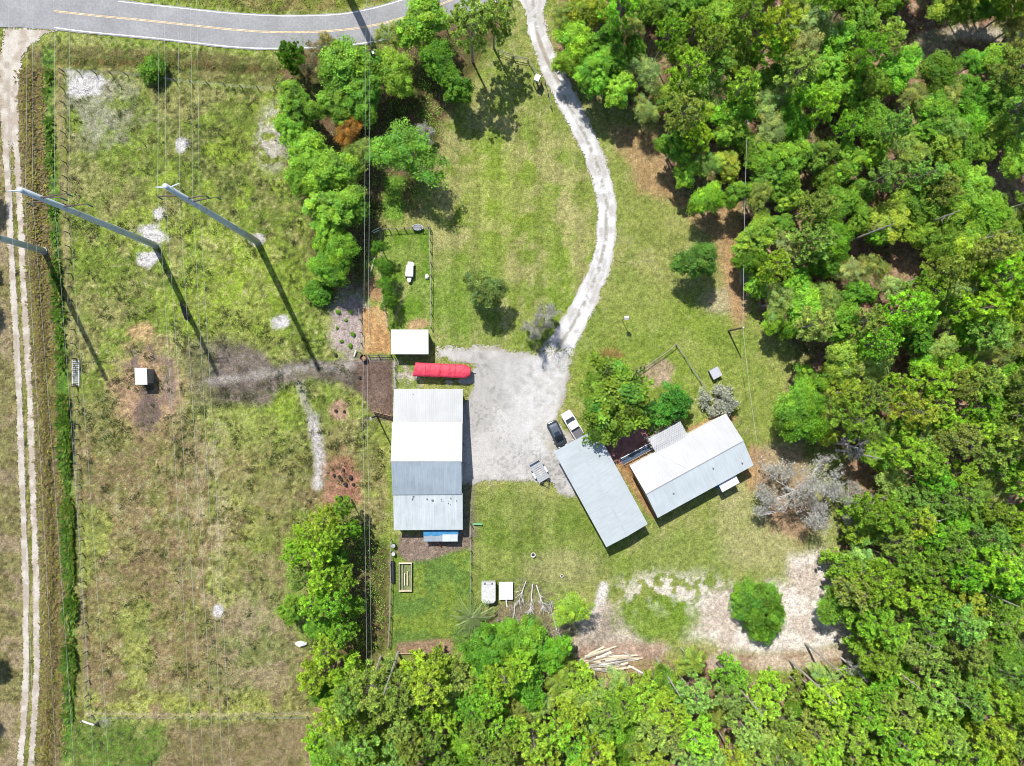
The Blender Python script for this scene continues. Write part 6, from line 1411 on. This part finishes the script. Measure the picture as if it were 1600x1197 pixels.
low_leaves('pasture_weeds', X, Y, 13, .22, .085, np.where(gr.random((len(X), 1)) < .75, lin((70, 92, 38))[None], lin((108, 98, 60))[None]), 'darker weed clumps dotted over the pasture', .12)
LAWN = [(690, 190), (800, 100), (840, 90), (900, 190), (1050, 230), (1140, 340), (1180, 520), (1280, 690), (1300, 870), (1140, 920), (960, 930), (740, 930), (740, 760), (890, 780), (1000, 850), (1010, 780), (1190, 730), (1140, 640), (900, 570), (860, 545), (680, 540), (600, 510), (600, 360)]
notdrv = lambda X, Y, px, py: (d_line(px, py, DRIVE) > 17) * (sd_poly(px, py, YARD) > 2) * np.where(lum(gcol(X, Y)) > .24, .1, 1.0) * 1.0
X, Y, px, py = scatter(LAWN, 60000, lambda X, Y, px, py: notdrv(X, Y, px, py) * (.3 + .7 * sst(.4, .6, fbm(X, Y, 1.6, 2, 3))))
t = gr.random((len(X), 1))
blades('lawn_grass', X, Y, gr.uniform(.06, .15, len(X)), gcol(X, Y) * .7 + np.where(t < .6, lin((120, 150, 56))[None], lin((188, 184, 122))[None]) * .34, 'short lawn grass', nb=5, spread=1.1)
# ditch and verge
py = gr.uniform(105, 1250, 17000); tx_ = np.interp(py, [p[1] for p in TRACK[3:]], [p[0] for p in TRACK[3:]])
gap = (np.abs(py - 605) > 18)
u = gr.random(len(py)); off = np.where(u < .55, gr.normal(61, 1.0, len(py)) * 1.0 + gr.normal(0, 3.2, len(py)) * sst(.3, .75, vn(py, 0 * py, 14., 2)) + 3 * (vn(py, 0 * py, 9., 4) - .5), np.where(u < .85, gr.normal(40, 7, len(py)), gr.normal(24, 4, len(py))))
k = gap | (u > .85); k &= ~((u < .55) & (gr.random(len(py)) > .05 + .65 * sst(.30, .65, vn(py, 0 * py, 17., 3)))); k &= ~((u < .55) & (py > 1120)); k &= ~((u < .55) & (py < 600) & (gr.random(len(py)) < .65 + .3 * (py < 330))); py, off, u = py[k], off[k], u[k]
pxx = np.interp(py, [p[1] for p in TRACK[3:]], [p[0] for p in TRACK[3:]]) + off
q = np.array([W(a, b)[:2] for a, b in zip(pxx, py)])
hedge = u < .55
blades('ditch_weeds', q[hedge, 0], q[hedge, 1], gr.uniform(.2, .75, hedge.sum()) * (.6 + .8 * vn(q[hedge, 1], 0 * q[hedge, 1], 1.9, 5)), np.where(gr.random((hedge.sum(), 1)) < .6, lin((100, 140, 46))[None], np.where(gr.random((hedge.sum(), 1)) < .5, lin((78, 112, 40))[None], lin((140, 144, 70))[None])), 'lush green weeds in a long row along the ditch', nb=7, spread=.6, lean=.7, rise=.9, width=.24, cat='weeds', gain=1.5)
br = ~hedge
blades('ditch_grass', q[br, 0], q[br, 1], gr.uniform(.2, .55, br.sum()), np.where(gr.random((br.sum(), 1)) < .5, lin((150, 134, 92))[None], np.where(gr.random((br.sum(), 1)) < .5, lin((150, 150, 64))[None], lin((120, 108, 74))[None])), 'brown and olive grass along the ditch', nb=5, cat='grass', gain=1.6)
VER = [(92, 72), (300, 82), (440, 96), (440, 134), (300, 126), (104, 108)]
X, Y, px, py = scatter(VER, 2600); X2, Y2, _, _ = scatter([(115, 1128), (482, 1126), (470, 1230), (112, 1230)], 3800); X3, Y3, _, _ = scatter([(-30, 80), (2, 100), (16, 500), (28, 900), (24, 1230), (-60, 1230)], 3000)
X4, Y4, _, _ = scatter([(150, -20), (280, 3), (400, 17), (500, 17), (560, 9), (630, -12), (600, -60), (200, -60)], 1800)
X, Y = np.concatenate([X, X2, X3, X4]), np.concatenate([Y, Y2, Y3, Y4]); t = gr.random((len(X), 1))
blades('verge_grass', X, Y, gr.uniform(.12, .3, len(X)), gcol(X, Y) * .6 + np.where(t < .5, lin((116, 132, 56))[None], lin((160, 146, 96))[None]) * .42, 'rough grass on road verge and field edges', nb=5)
# undergrowth in the wood
FX, FY, fpx, fpy = scatter([(870, -60), (880, 110), (990, 165), (1045, 210), (1070, 300), (1150, 330), (1190, 500), (1262, 560), (1232, 690), (1340, 705), (1290, 880), (1298, 960), (1330, 1040), (1180, 1065), (1085, 1030), (1010, 1062), (900, 1064), (840, 995), (740, 985), (718, 1035), (560, 1050), (480, 1015), (490, 1100), (462, 1260), (1660, 1260), (1660, -60)], 15000, lambda X, Y, px, py: sst(.42, .62, fbm(X, Y, 3.0, 5, 3)))
G2 = [scatter(p, n) for p, n in (([(440, 60), (600, 70), (720, 60), (690, 200), (650, 330), (600, 340), (560, 470), (500, 470), (480, 330), (430, 200)], 1500), ([(470, 800), (540, 790), (600, 850), (606, 1010), (480, 1010)], 500))]
FX = np.concatenate([FX] + [g[0] for g in G2]); FY = np.concatenate([FY] + [g[1] for g in G2]); n = len(FX)
per = 15; c = np.stack([np.repeat(FX, per), np.repeat(FY, per), 0 * np.repeat(FX, per)], 1) + gr.normal(size=(n * per, 3)) * (.42, .42, .0)
c[:, 2] = np.abs(gr.normal(size=n * per)) * .6 * np.repeat(gr.uniform(.2, 2.6, n), per)
vs, fs = cards(c, unit(gr.normal(size=(n * per, 3)) * .5 + (0, 0, 1)), gr.uniform(.05, .13, n * per), .6, gr)
t = gr.random((n, 1)); K = np.where(t < .6, np.array(GREEN)[None], np.where(t < .85, np.array(OLIVE)[None], np.array((.13, .09, .055))[None]))
K = np.repeat(np.repeat(K, per, 0) * gr.uniform(.6, 1.3, (n * per, 1)), 4, 0)
tag(np_obj('undergrowth', np_mesh('undergrowth', vs, fs, K, 'tuft')), 'low leafy undergrowth beneath the trees', 'undergrowth', kind='stuff')
# seedlings on the pale litter
for i, (px, py) in enumerate(((528, 487), (540, 500), (526, 512), (551, 522), (533, 533), (547, 540), (548, 487.5))):
    p = W(px, py, .3); o = thing('seedling', 'small green seedling on the pale litter west of the orange run, ' + NTH[sorted([487, 500, 512, 522, 533, 540, 487.5]).index(py if i < 6 else 487.5)] + ' from the north', 'seedling', (p.x, p.y, 0), i, 'seedlings on pale leaf litter'); s = random.uniform(.10, .2); o.scale = (s, s, s)
    mt, me, _, _ = PROTO['bush1']; np_obj('stem', mt, o); c = np_obj('foliage', me, o); c.color = (*GREEN, 1)

# brushwood heap of cut twigs between the white trailers and the shrub
X, Y, px, py = scatter([(780, 935), (808, 908), (845, 906), (862, 930), (880, 960), (905, 985), (880, 1000), (840, 985), (790, 985), (770, 965)], 1500, lambda X, Y, px, py: sst(.40, .58, fbm(X, Y, 2.0, 3, 3)))
t = gr.random((len(X), 1))
blades('brushwood', X, Y, gr.uniform(.3, .8, len(X)), np.where(t < .5, lin((196, 188, 172))[None], np.where(t < .8, lin((150, 130, 112))[None], lin((150, 164, 84))[None])), 'loose heap of pale cut twigs beside the white trailers', nb=4, spread=.5, lean=1.1, rise=.35, width=.05, cat='brushwood', gain=1.1)
